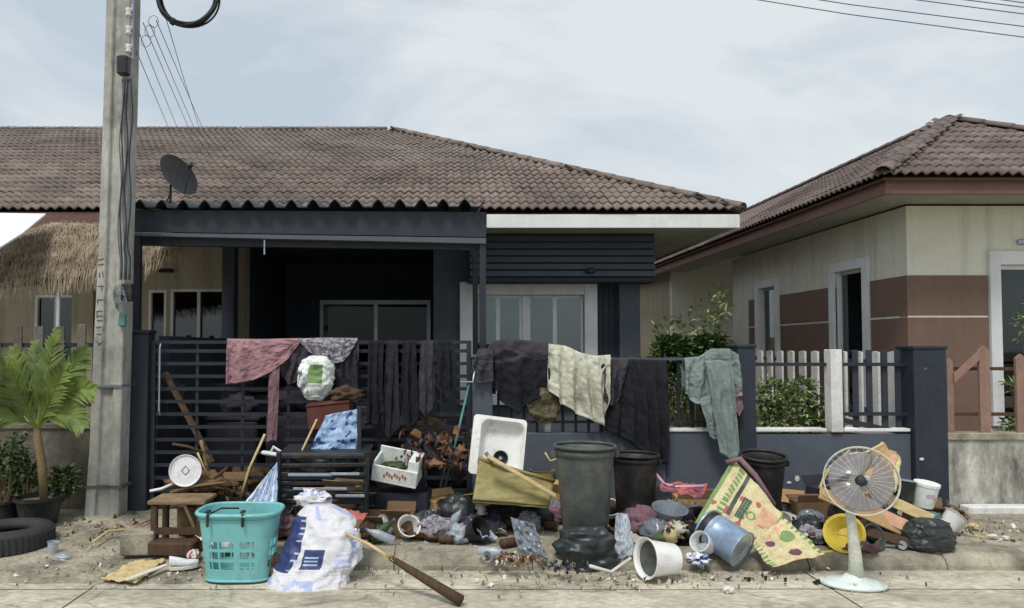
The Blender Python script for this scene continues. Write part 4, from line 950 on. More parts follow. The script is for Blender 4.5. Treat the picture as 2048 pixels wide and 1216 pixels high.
def bottle(label, c, ax, L, r, mtl, cap='scrapbl', group=None):
    t = thing('bottle', label, 'bottle', c, group); M = aim(ax, c)
    b = MB(); b.lathe([(.001,0),(r,.005),(r,L*.62),(r*.5,L*.8),(r*.34,L*.84),(r*.34,L*.94)], 16, M); b.build('body', mtl, t, smooth=True)
    b = MB(); b.lathe([(r*.4,L*.92),(r*.4,L),(.001,L)], 12, M); b.build('cap', Mt[cap], t, smooth=True); return t
def cup(name, label, c, ax, L, r0, r1, mtl, group=None):
    b = MB(); M = aim(ax, c); b.lathe([(.001,0),(r0,0),(r1,L),(r1*1.06,L),(r1*1.04,L-.006),(r1*.93,L-.004),(r0*.9,.008),(.001,.008)], 22, M)
    return tag(b.build(name, mtl, smooth=False), label, name.replace('_', ' '), group)
def shoe(label, c, yaw, mtl, L=.25, roll=0):
    t = thing('shoe', label, 'shoe', c); M = T(c) @ rot('Z', yaw) @ rot('X', roll); b = MB(); vs = []; fs = []; n = 14; S = 10
    for i in range(n+1):
        u = i/n; w_ = .042*(1-.35*abs(u-.72)*1.6)*(math.sin(math.pi*min(.98, max(.04, u)))**.35); h = .035+.055*max(0, 1-u*1.7)+.012*math.sin(u*3)
        for k in range(S): an = 2*math.pi*k/S; vs.append(M @ Vector((u*L-L/2, math.cos(an)*w_, .018+max(-.012, math.sin(an)*h*.6)+h*.3)))
    for i in range(n):
        for k in range(S): fs.append((i*S+k, i*S+(k+1)%S, (i+1)*S+(k+1)%S, (i+1)*S+k))
    fs += [tuple(range(S-1,-1,-1)), tuple(range(n*S, n*S+S))]; b.add(vs, fs); b.build('upper', mtl, t, smooth=True)
    b = MB(); b.lathe([(.001,0),(.5,0),(.5,.018),(.001,.018)], 18, M @ Matrix.Diagonal((L*1.05, .095, 1, 1))); b.build('sole', Mt['scrapw'], t); return t

# ------------------------------------------------------------------ clothes and bags on the gate and the rail
gy = FY-.01
drape('towel', 'faded rose pink cloth draped over the gate top', 'towel', [(457,680),(520,681),(606,679)], [(455,768),(475,766),(510,760),(548,742),(580,716),(598,690)], gy-.01, Mt['pink'], 4, .035, back=.3, seed=2)
drape('trouser_leg', 'mauve trouser leg hanging under the pink cloth', 'trousers', [(540,735),(562,730)], [(536,884),(546,880),(556,882)], gy-.01, Mt['pinkd'], 1, .012, back=0, seed=5, nu=14)
drape('shirt', 'dark brown shirt bunched beside the pink cloth on the gate', 'shirt', [(588,684),(612,681),(636,680)], [(566,748),(580,770),(604,760),(618,730)], gy+.0, Mt['plum'], 3, .02, back=.2, seed=9)
drape('printed_blouse', 'grey and black printed blouse crumpled over the gate', 'blouse', [(598,680),(650,678),(716,679)], [(615,700),(640,716),(668,728),(690,722),(706,700)], gy-.02, Mt['pattern'], 5, .025, back=.2, seed=12)
sack('plastic_bag', 'white and green plastic bag bulging over the gate rails', 'bag', [(712,620,648),(720,606,662),(740,600,667),(768,600,664),(788,608,656),(800,616,646)], gy-.14, [Mt['foam'], Mt['grn'], Mt['steel']], .55, .028, 7, 4,
     slot=lambda u, v: 1 if (.70 < u < .80 and .3 < v < .6) else (2 if (.58 < u < .7 and .35 < v < .85 and (u*9+v*4) % 1 < .55) else 0))
drape('school_skirt', 'charcoal trousers hanging down behind the white and green bag', 'trousers', [(668,690),(716,684)], [(672,800),(718,806)], gy, Mt['bclo2'], 3, .02, back=0, seed=3, nu=20)
hg = [((738,768),[(734,838),(752,852),(764,820)],'bclo','dark trousers with a ragged hem, leftmost of five dark garments on the gate'), ((774,796),[(764,862),(780,880),(800,850)],'bclo2','longest black garment hanging on the gate'), ((806,832),[(800,820),(818,864),(838,832)],'bclo','pointed black garment in the middle of the gate row'),
      ((842,866),[(836,812),(852,838),(872,800)],'plum','charcoal shirt hanging between black garments on the gate'), ((876,902),[(872,770),(890,804),(908,778)],'bclo','short black garment nearest the gate end')]
for i, ((x0, x1), bt, m_, lab) in enumerate(hg): drape('hanging_garment', lab, 'garment', [(x0,684),(x1,683)], bt, gy+.005, Mt[m_], 2, .03, back=.2, seed=20+i, nu=30, nv_=44, group='dark garments hanging on the gate')
ry = FY+.03
drape('dark_jacket', 'dark plum jacket slumped over the rail above the sink', 'jacket', [(968,706),(985,686),(1010,680),(1050,683),(1098,690)], [(952,735),(985,770),(1000,800),(1035,826),(1065,800),(1098,790)], ry-.05, [Mt['bclo'], Mt['plum']], 4, .035, back=.3, seed=31,
      slot=lambda u, v: 1 if v < .22+.08*math.sin(u*9) or (abs(v-.5+u*.4) < .03) else 0)
drape('jacket_sleeve', 'dark sleeve hanging beside the pillar top', 'garment', [(955,700),(985,700)], [(940,745),(955,768),(985,762)], ry-.1, Mt['plum'], 2, .02, back=0, seed=33, nu=14)
drape('cream_sheet', 'crumpled cream plastic sheet hanging over the rail', 'plastic sheet', [(1096,690),(1130,694),(1160,708),(1190,714),(1220,712)], [(1094,775),(1122,805),(1150,826),(1185,842),(1208,852),(1216,780)], ry-.08, [Mt['creamc'], Mt['scrapk']], 5, .05, back=.3, seed=35,
      slot=lambda u, v: 1 if ((u-.86)**2+(v-.16)**2 < .0016 or (u-.88)**2+(v-.27)**2 < .001) else 0)
sack('net_bag', 'dull olive net bag hanging beneath the dark jacket', 'bag', [(775,1066,1106),(790,1058,1118),(812,1056,1124),(832,1062,1116),(846,1075,1104)], FY-.02, Mt['netbag'], .3, .02, 7, 8)
drape('black_cloth', 'large black cloth hanging nearly to the ground right of the cream sheet', 'cloth', [(1216,722),(1270,721),(1333,724)], [(1205,858),(1240,872),(1290,905),(1316,930),(1333,925)], ry-.04, Mt['bclo'], 5, .045, back=.3, seed=41, bow=.03)
drape('dark_net', 'thin grey mesh cloth at the left of the black cloth on the rail', 'cloth', [(1208,722),(1256,721)], [(1206,800),(1222,812),(1240,790)], ry-.075, Mt['plum'], 3, .02, back=.2, seed=43, nu=20)
tr = thing('trousers', 'sage green washed trousers hung beside the dark middle pillar', 'trousers', P(1425, 910, FY-.1))
drape('seat', None, None, [(1366,718),(1395,716),(1420,700),(1456,700),(1474,712)], [(1366,786),(1385,806),(1415,812),(1450,800),(1478,790)], ry-.12, Mt['sage'], 4, .03, back=.3, seed=51, parent=tr)
drape('leg', None, None, [(1396,800),(1420,790),(1448,775)], [(1414,868),(1425,880),(1440,872)], ry-.15, Mt['sage'], 2, .02, back=0, seed=53, parent=tr, nu=20)
drape('leg', None, None, [(1410,724),(1436,722),(1462,728)], [(1438,905),(1455,918),(1478,908)], ry-.2, Mt['sage'], 2, .028, back=0, seed=55, parent=tr, nu=24)
drape('mauve_rag', 'mauve rag caught on the middle pillar', 'rag', [(1462,752),(1480,748)], [(1466,820),(1474,832),(1481,815)], FY-.09, Mt['pinkd'], 1, .01, back=0, seed=57, nu=10)

# ------------------------------------------------------------------ clutter inside the carport, seen through the gate
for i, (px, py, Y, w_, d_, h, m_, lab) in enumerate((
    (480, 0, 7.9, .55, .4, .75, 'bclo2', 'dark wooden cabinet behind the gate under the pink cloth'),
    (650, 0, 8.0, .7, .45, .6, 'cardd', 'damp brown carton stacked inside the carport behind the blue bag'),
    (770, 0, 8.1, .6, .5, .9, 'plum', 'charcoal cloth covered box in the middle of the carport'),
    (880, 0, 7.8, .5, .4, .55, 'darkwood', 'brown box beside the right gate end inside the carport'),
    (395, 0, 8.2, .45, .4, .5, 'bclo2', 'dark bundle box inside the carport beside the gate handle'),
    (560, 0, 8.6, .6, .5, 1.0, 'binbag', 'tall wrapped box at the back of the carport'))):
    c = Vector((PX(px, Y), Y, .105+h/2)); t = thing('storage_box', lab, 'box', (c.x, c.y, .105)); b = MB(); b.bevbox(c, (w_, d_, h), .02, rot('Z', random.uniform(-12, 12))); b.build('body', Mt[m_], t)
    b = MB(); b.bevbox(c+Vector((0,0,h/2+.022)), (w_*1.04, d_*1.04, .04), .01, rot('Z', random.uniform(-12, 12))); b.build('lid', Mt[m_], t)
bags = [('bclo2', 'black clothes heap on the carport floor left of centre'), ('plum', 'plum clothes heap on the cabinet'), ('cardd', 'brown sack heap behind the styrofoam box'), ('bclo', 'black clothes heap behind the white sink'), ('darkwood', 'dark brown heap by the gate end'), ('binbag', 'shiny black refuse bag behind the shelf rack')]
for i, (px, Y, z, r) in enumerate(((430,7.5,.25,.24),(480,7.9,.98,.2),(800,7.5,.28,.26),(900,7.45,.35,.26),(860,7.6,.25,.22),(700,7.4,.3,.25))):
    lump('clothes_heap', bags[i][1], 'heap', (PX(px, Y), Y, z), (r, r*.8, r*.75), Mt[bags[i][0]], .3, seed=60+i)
plank('leaning_plank', 'long weathered plank leaning behind the gate near the handle', 'plank', P(330, 745, FY+.25), P(424, 925, FY+.12), .07, .03, Mt['wood'])
# ------------------------------------------------------------------ left junk: stool, scraps, white disc
c = G(350, 1098, .1); st = thing('low_table', 'low dark wooden table loaded with scraps and the white tray', 'table', c)
tx, ty, tz = .36, .26, c.z+.34; cx, cy = c.x, c.y+.16
b = MB(); b.bevbox((cx, cy, tz), (tx*1.2, ty*1.2, .03), .006); b.build('table_top', Mt['wood'], st)
for sx in (-1, 1):
    for sy_ in (-1, 1):
        b = MB(); b.bevbox((cx+sx*tx*.48, cy+sy_*ty*.45, (c.z+tz-.02)/2), (.045,.045,tz-.02-c.z), .006); b.build('leg', Mt['darkwood'], st)
b = MB(); b.box((cx-tx*.48, cy-ty*.45-.018, c.z+.1), (cx+tx*.48, cy-ty*.45+.0, c.z+.15)); b.build('stretcher', Mt['darkwood'], st)
c2 = P(371, 941, 6.0); t = thing('round_tray', 'round white tray with a faint diamond emblem propped on the scraps', 'tray', c2-Vector((0,0,.12))); M = aim((.12,-1,.1), c2); b = MB()
b.lathe([(.001,0),(.112,0),(.122,.012),(.127,.012),(.122,-.012),(.001,-.014)], 32, M); b.build('disc', Mt['white'], t, smooth=False)
b = MB(); b.tube([M @ Vector(p) for p in ((.0,.035,.002),(.03,0,.002),(0,-.035,.002),(-.03,0,.002))], .0035, 4, closed=True); b.build('emblem', Mt['purp'], t)
sc = [('white bent tube sticking out left of the round tray', (300,982),(345,968),.011,'white',5.95), ('grey stick under the round tray', (340,985),(450,965),.012,'wood',6.0), ('crooked brown branch above the round tray', (345,888),(408,905),.012,'darkwood',6.1),
      ('yellowish curved cane right of the round tray', (395,905),(418,955),.008,'palewood',6.05), ('thin brown branch rising behind the round tray', (402,880),(425,975),.014,'wood',6.15), ('long thin stick crossing behind the turquoise basket', (480,1000),(530,868),.011,'palewood',6.2),
      ('dark stick lying toward the turquoise basket', (395,975),(455,935),.012,'darkwood',6.1), ('short pale stick beside the low table', (365,1000),(398,1095),.012,'palewood',5.8)]
for lab, a, c_, r, m_, Y in sc:
    A, B = P(*a, Y), P(*c_, Y+.05); mid_ = (A+B)/2+Vector((random.uniform(-.02,.02), -.02, random.uniform(-.02,.02))); bar('stick', lab, 'stick', [A, A.lerp(mid_, .7), mid_, B], r, Mt[m_], 7)
lump('scrap_heap', 'brown heap of rags and bark under the round tray', 'heap', P(395, 965, 6.15), (.26,.12,.1), Mt['cardd'], .45, seed=71, s=3)
lump('rag_heap', 'dark rag heap behind the low table', 'heap', P(420, 1040, 6.2)-Vector((0,0,.02)), (.25,.12,.22), Mt['bclo2'], .4, seed=72, s=2.4)
c = G(266, 1112, .07); b = MB(); b.bevbox(c+Vector((0,.12,.075)), (.24,.18,.17), .012, rot('Z', 6)); tag(b.build('concrete_block', Mt['kerb']), 'grey concrete block on the driveway edge below the low table', 'block')
c = G(338, 1115, .07); b = MB(); b.bevbox(c+Vector((0,.1,.05)), (.34,.16,.1), .012, rot('Z', -4)); tag(b.build('timber_offcut', Mt['darkwood']), 'dark timber offcut beside the concrete block', 'timber')
# flattened wrapping on the slab
def flat_sheet(name, label, cat, pts, mats, z=.0, crum=.008, seed=1, slot=None, s=4):
    q = [G(a, c, z+.02) for a, c in pts]
    for p in q: p.z = bump_z(p.x, p.y)+.018
    o = sheet(name, label, cat, q, mats, crum, s, seed, slot=slot, thick=.004)
    me = o.data
    for v in me.vertices: v.co.z = max(v.co.z, ground_z(v.co.x, v.co.y)+.016)
    return o
flat_sheet('flattened_carton', 'flattened cream paper bag lying on the driveway slab', 'paper', [(200,1152),(262,1122),(332,1120),(272,1158)], [Mt['palewood'], Mt['scrapw']], .03, .012, 3)
plank('white_strip', 'short white plastic strip on the flattened paper bag', 'strip', G(252,1160,.05), G(332,1130,.06), .04, .012, Mt['scrapw'])
shoe('white and maroon sandal by the turquoise basket', G(368, 1136, .03), 25, Mt['white'], .2)
lump('white_rag', 'crumpled white and red wrapper left of the turquoise basket', 'wrapper', G(388, 1118, .06)+Vector((0,0,.03)), (.05,.05,.04), [Mt['scrapw'], Mt['redp']], .4, 75, slot=lambda u, v: 1 if (u*6) % 1 < .3 else 0)
bar('branch', 'bent bare branch lying on the pavement left of the low table', 'branch', [G(185,1085,.1), G(215,1068,.11)+Vector((0,0,.02)), G(250,1060,.12), G(300,1040,.12)], .010, Mt['palewood'])
bar('pink_wire', 'thin pink wire on the pavement at the gate post foot', 'wire', [G(230,1042,.12), G(262,1056,.12), G(290,1050,.12), G(305,1040,.12)], .005, Mt['hotpink'])
cup('cup', 'small crushed clear cup by the tyre', G(104, 1112, .02)+Vector((0,0,.0)), (.1,0,1), .11, .03, .042, Mt['clearp'])
lump('clear_bag', 'small clear bag flattened beside the tyre', 'bag', G(124, 1122, .02)+Vector((0,0,.02)), (.07,.05,.03), Mt['clearp'], .35, 77)
# tyre lying flat
c = G(-38, 1128, 0); ty_ = thing('tyre', 'old black car tyre stack lying on the slab at the left edge', 'tyre', (c.x, c.y+.3, 0)); b = MB()
b.lathe([(.19,.03),(.24,.0),(.31,.01),(.335,.05),(.335,.15),(.31,.19),(.24,.2),(.19,.17),(.185,.13),(.27,.12),(.28,.10),(.27,.08),(.185,.07),(.19,.03)], 48, T((c.x, c.y+.33, .01))); b.build('casing', Mt['rubber'], ty_, smooth=True)
b = MB()
for k in range(48): a = 2*math.pi*k/48; p = Vector((c.x+.334*math.cos(a), c.y+.33+.334*math.sin(a), .11)); b.bevbox(p, (.012,.028,.13), .003, rot('Z', math.degrees(a)))
b.build('tread', Mt['rubber'], ty_)['kind'] = 'stuff'
# ------------------------------------------------------------------ turquoise laundry basket
c = G(466, 1172, 0); bk = thing('laundry_basket', 'turquoise plastic laundry basket on the road edge', 'basket', (c.x, c.y+.17, 0)); bc = Vector((c.x, c.y+.18, .012))
hb, wb0, wb1, db0, db1 = .46, .215, .268, .15, .20
def bring(v, i, n=120, off=0):
    a = 2*math.pi*i/n; cs, sn = math.cos(a), math.sin(a); e = 2/3.4; w_ = wb0+(wb1-wb0)*v+off; d_ = db0+(db1-db0)*v+off
    return bc+Vector((math.copysign(abs(cs)**e, cs)*w_, math.copysign(abs(sn)**e, sn)*d_, hb*v))
b = MB(); vs = []; fs = []; n, mV = 120, 46
for j in range(mV+1):
    for i in range(n): vs.append(bring(j/mV, i, n))
def hole(i, j):
    x = vs[j*n+i].x-bc.x; v = j/mV
    if not (.14 < v < .60): return False
    if abs(x) > .17 and not abs(vs[j*n+i].y-bc.y) < .11: return False
    if i % 5 in (0,): return False
    if abs(vs[j*n+i].x-bc.x) < .2 and abs(x+.02) > .15: return False
    return (j % 7) not in (0, 1)
for j in range(mV):
    for i in range(n):
        if not hole(i, j): fs.append((j*n+i, j*n+(i+1)%n, (j+1)*n+(i+1)%n, (j+1)*n+i))
fs.append(tuple(range(n-1,-1,-1))); b.add(vs, fs); b.build('body', Mt['teal'], bk, smooth=False, sol=.004)
b = MB(); b.tube([bring(1.0, i, n, .012) for i in range(0, n, 2)], .015, 8, closed=True); b.build('rim', Mt['teal'], bk, smooth=True)
b = MB(); b.tube([bring(.92, i, n, .004) for i in range(0, n, 2)], .006, 6, closed=True); b.tube([bring(.02, i, n, .003) for i in range(0, n, 2)], .009, 6, closed=True); b.build('rib', Mt['teal'], bk, smooth=True)
for x in (-.165, .07):
    b = MB(); p = bc+Vector((x, -db1-.018, hb-.03)); b.bevbox(p, (.018,.014,.085), .004); b.bevbox(p+Vector((.0,.01,.06)), (.03,.05,.016), .004); b.build('clip', Mt['black'], bk)
b = MB(); b.tube([bc+Vector((-.16,-.17,hb+.01)), bc+Vector((-.1,-.12,hb+.035)), bc+Vector((0,-.05,hb+.02))], .006, 6); b.build('handle', Mt['black'], bk, smooth=True)
# blue and white umbrella cloth behind the basket
sheet('folded_awning_cloth', 'pale blue and white cloth stretched up behind the turquoise basket', 'cloth', [P(462, 1040, 5.75), P(556, 1045, 5.75), P(556, 925, 5.85), P(540, 945, 5.85)], [Mt['bluep'], Mt['white'], Mt['sackb']], .02, 2.5, 81, slot=lambda u, v: 1 if (u*5) % 1 < .4 else (2 if (int(u*30)*7+int(v*30)*13) % 17 == 0 else 0))
c = P(548, 908, 6.0); b = MB(); b.bevbox(c, (.2,.05,.03), .01, rot('Y', 8)); b.tube([c+Vector((-.03,0,0)), c+Vector((.0,-.02,.06)), c+Vector((.05,0,.02))], .012, 6); tag(b.build('white_bracket', Mt['white']), 'white plastic bracket above the pale blue cloth', 'bracket')
# black shelf rack
sc_ = G(650, 1120, .1); rk = thing('shelf_rack', 'collapsed black slatted shelf rack behind the white sack', 'shelf', (P(650, 1000, 6.0).x, 6.0, .1))
rx0, rx1 = PX(560, 5.95), PX(738, 5.95)
for k, py in enumerate((912, 930, 948, 966, 984, 1002)):
    b = MB(); z = PZ(py, 5.95); b.bevbox(((rx0+rx1)/2, 5.92+.012*(k%2), z), (rx1-rx0-.04, .02, .034), .006, rot('Y', random.uniform(-2,2))); b.build('slat', Mt['black'], rk)
for x in (rx0, rx1-.02):
    b = MB(); b.bevbox((x, 5.95, (PZ(905,5.95)+.1)/2+.02), (.04,.05,PZ(905,5.95)-.12), .008); b.build('upright', Mt['black'], rk)
b = MB(); b.bevbox(((rx0+rx1)/2, 6.12, PZ(905, 5.95)), (rx1-rx0, .38, .022), .005, rot('X', 4)); b.build('shelf', Mt['blackm'], rk)
b = MB(); b.bevbox(((rx0+rx1)/2, 6.12, PZ(1000, 5.95)), (rx1-rx0-.05, .34, .022), .005); b.build('shelf', Mt['blackm'], rk)
for i, (px, py, l) in enumerate(((620,950,90),(690,948,60),(640,978,110),(700,992,60))):
    p = P(px, py, 5.90); b = MB(); b.bevbox(p, (l/260,.008,.022), .003); b.build('grey_strip', Mt['steel'], rk)
# blue bag, red basket above the rack
sheet('blue_bag', 'blue and white printed bag standing on the black shelf rack', 'bag', [P(620,905,6.1), P(714,905,6.1), P(720,818,6.18), P(652,832,6.18)], [Mt['blue'], Mt['bluep'], Mt['sackb']], .03, 2.5, 83, slot=lambda u, v: (1 if nv((u*6, v*6), 1, 5) > .12 else (2 if nv((u*9, v*9), 1, 8) > .25 else 0)))
b = MB(); q = [P(714,905,6.08), P(722,905,6.08), P(722,812,6.12), P(714,812,6.12)]; b.poly_prism(q, (0,.03,0)); tag(b.build('black_post', Mt['black']), 'upright black strip at the right of the blue bag', 'post')
plank('pale_slat', 'short pale slat leaning left of the blue bag', 'slat', P(602, 905, 6.05), P(634, 838, 6.1), .03, .012, Mt['palewood'])
cr_ = crate('red_basket', 'dull red plastic basket behind the blue bag', 'basket', P(664, 838, 6.5)-Vector((0,0,.06)), (.36,.25,.2), Mt['red'], rot('Y', -6))
lump('brown_bundle', 'brown cloth bundle inside the red basket', 'bundle', P(690, 790, 6.5), (.16,.12,.08), Mt['darkwood'], .35, 85)
# ------------------------------------------------------------------ white woven sack
def sslot(u, v):
    x = -math.cos(2*math.pi*u); front = math.sin(2*math.pi*u) < 0; xx = math.cos(2*math.pi*u)
    if v > .84: return 3
    if front:
        if xx < -.46-.1*(v-.3) and .10 < v < .52: return 1 if (v*22) % 1 < .78 or xx < -.62 else 2
        if -.30 < xx < .06 and .33 < v < .47:
            return 2 if (.36 < v < .44 and -.24 < xx < 0 and (int(v*90)+int(xx*60)) % 2) else 1
        if .30 < xx < .8 and .36 < v < .5 and ((v*40) % 2 < 1): return 2
        if nv((xx*4, v*5), 1, 9) > .38: return 2
    return 0
sack('rice_sack', 'white woven sack with blue print and full of rubbish on the road edge', 'sack', [(1010,612,668),(1030,596,700),(1060,584,716),(1090,575,722),(1120,562,720),(1140,552,700),(1150,548,694),(1166,540,692),(1182,537,690),(1190,545,686)], 5.12,
     [Mt['sackw'], Mt['sackb'], Mt['sackp'], Mt['sackt']], .62, .024, 6, 6, nu=96, nv_=80, slot=sslot, dy=lambda t: .26*(1-t))
lump('sack_spill', 'white plastic wrap bulging from the mouth of the woven sack', 'wrap', P(628, 1000, 5.6), (.15,.1,.08), [Mt['white'], Mt['redp'], Mt['sackp']], .4, 87, slot=lambda u, v: (1 if nv((u*8, v*6), 1, 3) > .3 else (2 if nv((u*8, v*6), 1, 6) > .2 else 0)))
sheet('red_packet', 'red and brown food packet resting on top of the white sack', 'packet', [P(652,1050,5.3), P(712,1066,5.25), P(735,1030,5.45), P(680,1020,5.5)], [Mt['cardd'], Mt['redp'], Mt['white']], .015, 3, 88, slot=lambda u, v: 1 if v > .6 else (2 if u < .12 or v < .1 else 0))
# broom / stick
A = P(690, 1066, 5.2); B = G(792, 1118, .1)+Vector((0,0,.02)); C = G(922, 1203, .03); C.z = .035
B = A.lerp(C, .44)+Vector((0,0,.01))
br = thing('broom', 'old broom with a dark wooden handle lying from the white sack onto the road', 'broom', C)
b = MB(); b.tube([A, A.lerp(B,.5)+Vector((0,0,.012)), B], [.010,.011,.012], 8); b.build('pale_stick', Mt['palewood'], br, smooth=True)
b = MB(); b.tube([B-Vector((.02,-.01,-.01)), B.lerp(C,.5), C], [.018,.03,.036], 10); b.build('handle', Mt['darkwood'], br, smooth=True)
b = MB()
for k in range(16): p = B+Vector((random.uniform(-.03,.03), random.uniform(-.02,.02), random.uniform(-.01,.02))); b.tube([p, p+Vector((random.uniform(-.09,.03), random.uniform(-.04,.02), random.uniform(-.01,.05)))], .0025, 4)
b.build('bristles', Mt['palewood'], br)['kind'] = 'stuff'
# styrofoam box
fb = thing('styrofoam_box', 'open white styrofoam box with faded red print on a dark carton', 'box', P(796, 960, 6.3)); Mx = T(P(796, 935, 6.3)) @ rot('Y', 8) @ rot('X', 14) @ rot('Z', -8)
b = MB(); b.box((-.19,-.13,-.1),(.19,.13,-.08), M=Mx); b.box((-.19,-.13,-.0799),(.19,-.11,.04), M=Mx); b.box((-.19,.11,-.0799),(.19,.13,.12), M=Mx); b.box((-.19,-.1099,-.0799),(-.17,.1099,.07), M=Mx); b.box((.1,-.1099,-.0799),(.19,.1099,.12), M=Mx); b.build('body', Mt['foam'], fb, bev=.004)
b = MB()
for i in range(9): x = -.09+i*.022; z = -.04+.02*((i*5) % 3)*.6; b.box((x,-.1325,z-.012),(x+.014,-.131,z+.018), M=Mx)
b.build('red_print', Mt['redp'], fb)
lump('green_scraps', 'dark green scraps inside the styrofoam box', 'scraps', Mx @ Vector((-.03,0,.0)), (.12,.08,.05), Mt['leafd'], .4, 90)
cc_ = Vector((PX(808, 6.35), 6.4, .1)); b = MB(); b.bevbox(cc_+Vector((0,0,.15)), (.44,.32,.3), .01, rot('Z', -6)); tag(b.build('dark_carton', Mt['bclo2']), 'dark carton holding up the styrofoam box', 'carton')
# green pole with a small brush
bar('green_pole', 'thin teal green pole leaning against the right end of the gate', 'pole', [G(880, 1020, .1), P(908, 900, 6.55), P(938, 768, 6.9)], .011, Mt['greenpole'])
bar('cross_handle', 'short pale tube tied at the top of the green pole', 'tube', [P(920, 764, 6.88), P(946, 764, 6.88), P(949, 742, 6.88)], .010, Mt['steel'])
bar('leaning_stick', 'pale stick leaning beside the green pole', 'stick', [G(872, 1018, .1), P(884, 960, 6.5), P(890, 935, 6.7)], .009, Mt['wire'])
# ------------------------------------------------------------------ white sink
def rrect(w_, h, r, n=9):
    pts = []
    for (cx2, cy2, a0) in ((w_/2-r,h/2-r,0),(-w_/2+r,h/2-r,90),(-w_/2+r,-h/2+r,180),(w_/2-r,-h/2+r,270)):
        for k in range(n): a = R(a0+90*k/(n-1)); pts.append((cx2+r*math.cos(a), cy2+r*math.sin(a)))
    return pts
sk = thing('sink', 'white kitchen sink with a black drain hole leaning on the olive crate', 'sink', P(1000, 960, 6.3)); S0 = P(996, 893, 6.3); ds = (P(1050,835,6.3)-P(1040,835,6.3)).x/10
M = T(S0) @ rot('Y', 7) @ rot('X', 90-14); W_, H_ = .455, .50; b = MB(); rings = []
for (w_, h_, r_, z_, ox, oy) in ((W_*.98,H_*.98,.03,-.02,0,0),(W_,H_,.035,-.004,0,0),(W_-.006,H_-.006,.033,.006,0,0),(W_-.08,H_-.06,.07,.006,.03,0),(W_-.09,H_-.07,.07,-.004,.03,0),(W_-.12,H_-.10,.07,-.075,.03,0),(W_-.17,H_-.15,.07,-.098,.03,0),(.12,.12,.059,-.105,.04,-.08)):
    rings.append([M @ Vector((x+ox, y+oy, z_)) for x, y in rrect(w_, h_, r_)])
n = len(rings[0]); vs = [p for r_ in rings for p in r_]; fs = [(j*n+i, j*n+(i+1)%n, (j+1)*n+(i+1)%n, (j+1)*n+i) for j in range(len(rings)-1) for i in range(n)]
b.add(vs, fs); b.build('basin', Mt['enamel'], sk, smooth=False)
b = MB(); b.lathe([(.060,-.103),(.063,-.096),(.050,-.10),(.046,-.13),(.001,-.13)], 24, M @ T((.04,-.08,0))); b.build('drain', Mt['black'], sk, smooth=False)
b = MB(); b.lathe([(.001,-.118),(.014,-.118),(.014,-.125),(.001,-.125)], 16, M @ T((.04,-.08,0))); b.build('strainer', Mt['steel'], sk)
for lab, a, c_, Y in (('dark stub of wood lying on the sink corner left of the drain', (972,905),(984,925),6.0),): bar('wood_stub', lab, 'wood', [P(*a, Y), P(*c_, Y)], .016, Mt['wood'])
# olive crate and curved slat
oc = thing('olive_crate', 'olive yellow plastic crate sagging under the white sink', 'crate', P(1015, 1010, 6.05))
sheet('front_panel', None, None, [P(946,1000,5.9), P(1098,1012,5.9), P(1108,962,6.0), P(958,918,6.05)], Mt['olive'], .015, 2, 91, parent=oc, thick=.012)
sheet('side_panel', None, None, [P(946,1000,5.9), P(958,918,6.05), P(962,918,6.35), P(950,995,6.35)], Mt['olive'], .008, 2, 92, parent=oc, thick=.012)
sheet('floor_panel', None, None, [P(946,1002,5.9), P(1098,1014,5.9), P(1090,1004,6.35), P(950,997,6.35)], Mt['olive'], .005, 2, 93, parent=oc, thick=.012)
b = MB(); b.tube([P(958,916,6.03), P(1000,930,6.0), P(1060,948,5.98), P(1110,962,5.98)], .014, 8); b.build('rim', Mt['olive'], oc, smooth=True)
plank('curved_slat', 'yellowed wooden slat lying across the olive crate', 'slat', P(975,912,5.85), P(1112,992,5.82), .05, .016, Mt['palewood'], 20)
cup('paint_pot', 'pale olive pot standing between the crate and the charcoal bin', G(1095, 1040, .1)+Vector((0,.35,.16)), (0,0,1), .22, .09, .11, Mt['olive'])
bar('wire_twig', 'twig sticking up behind the pale olive pot', 'twig', [P(1090,905,6.3), P(1100,922,6.3), P(1112,918,6.3)], .008, Mt['palewood'])
# ------------------------------------------------------------------ charcoal bins
def bin_(label, px, pyb, Y, r0, r1, h, mtl, tilt=None, group=None):
    t = thing('dustbin', label, 'bin', (PX(px, Y), Y, ground_z(PX(px, Y), Y)), group); c = Vector((PX(px, Y), Y, ground_z(PX(px, Y), Y)+.012)); M = T(c) @ (tilt or Matrix.Identity(4))
    b = MB(); b.lathe([(.001,0),(r0*.96,0),(r0,.02),(r0+(r1-r0)*.85,h*.9)], 40, M); b.lathe([(r0+(r1-r0)*.85,h*.9),(r1*1.01,h*.905),(r1,h-.01),(r1-.012,h-.02),(r0+(r1-r0)*.8-.01,h*.85),(r0*.92,.03),(.001,.03)], 40, M); b.build('body', mtl, t, smooth=True)
    b = MB(); pts = [M @ Vector((r1*1.03*math.cos(2*math.pi*i/40), r1*1.03*math.sin(2*math.pi*i/40), h)) for i in range(40)]; b.tube(pts, .013, 8, closed=True); b.build('rim', mtl, t, smooth=True)
    for sg in (-1, 1):
        b = MB(); b.bevbox(M @ Vector((sg*(r1+.012), 0, h-.06)), (.035,.10,.05), .008); b.build('handle', mtl, t)
    return t
bin_('large charcoal plastic bin standing at the kerb in the middle of the junk', 1168, 1150, 5.78, .165, .225, .74, Mt['dgrey'])
bin_('black plastic bin behind the clear film, right of the charcoal bin', 1268, 1060, 6.3, .15, .185, .60, Mt['black'])
bin_('black bin half hidden behind the yellow printed board', 1515, 990, 6.35, .14, .175, .60, Mt['black'], rot('X', 8))
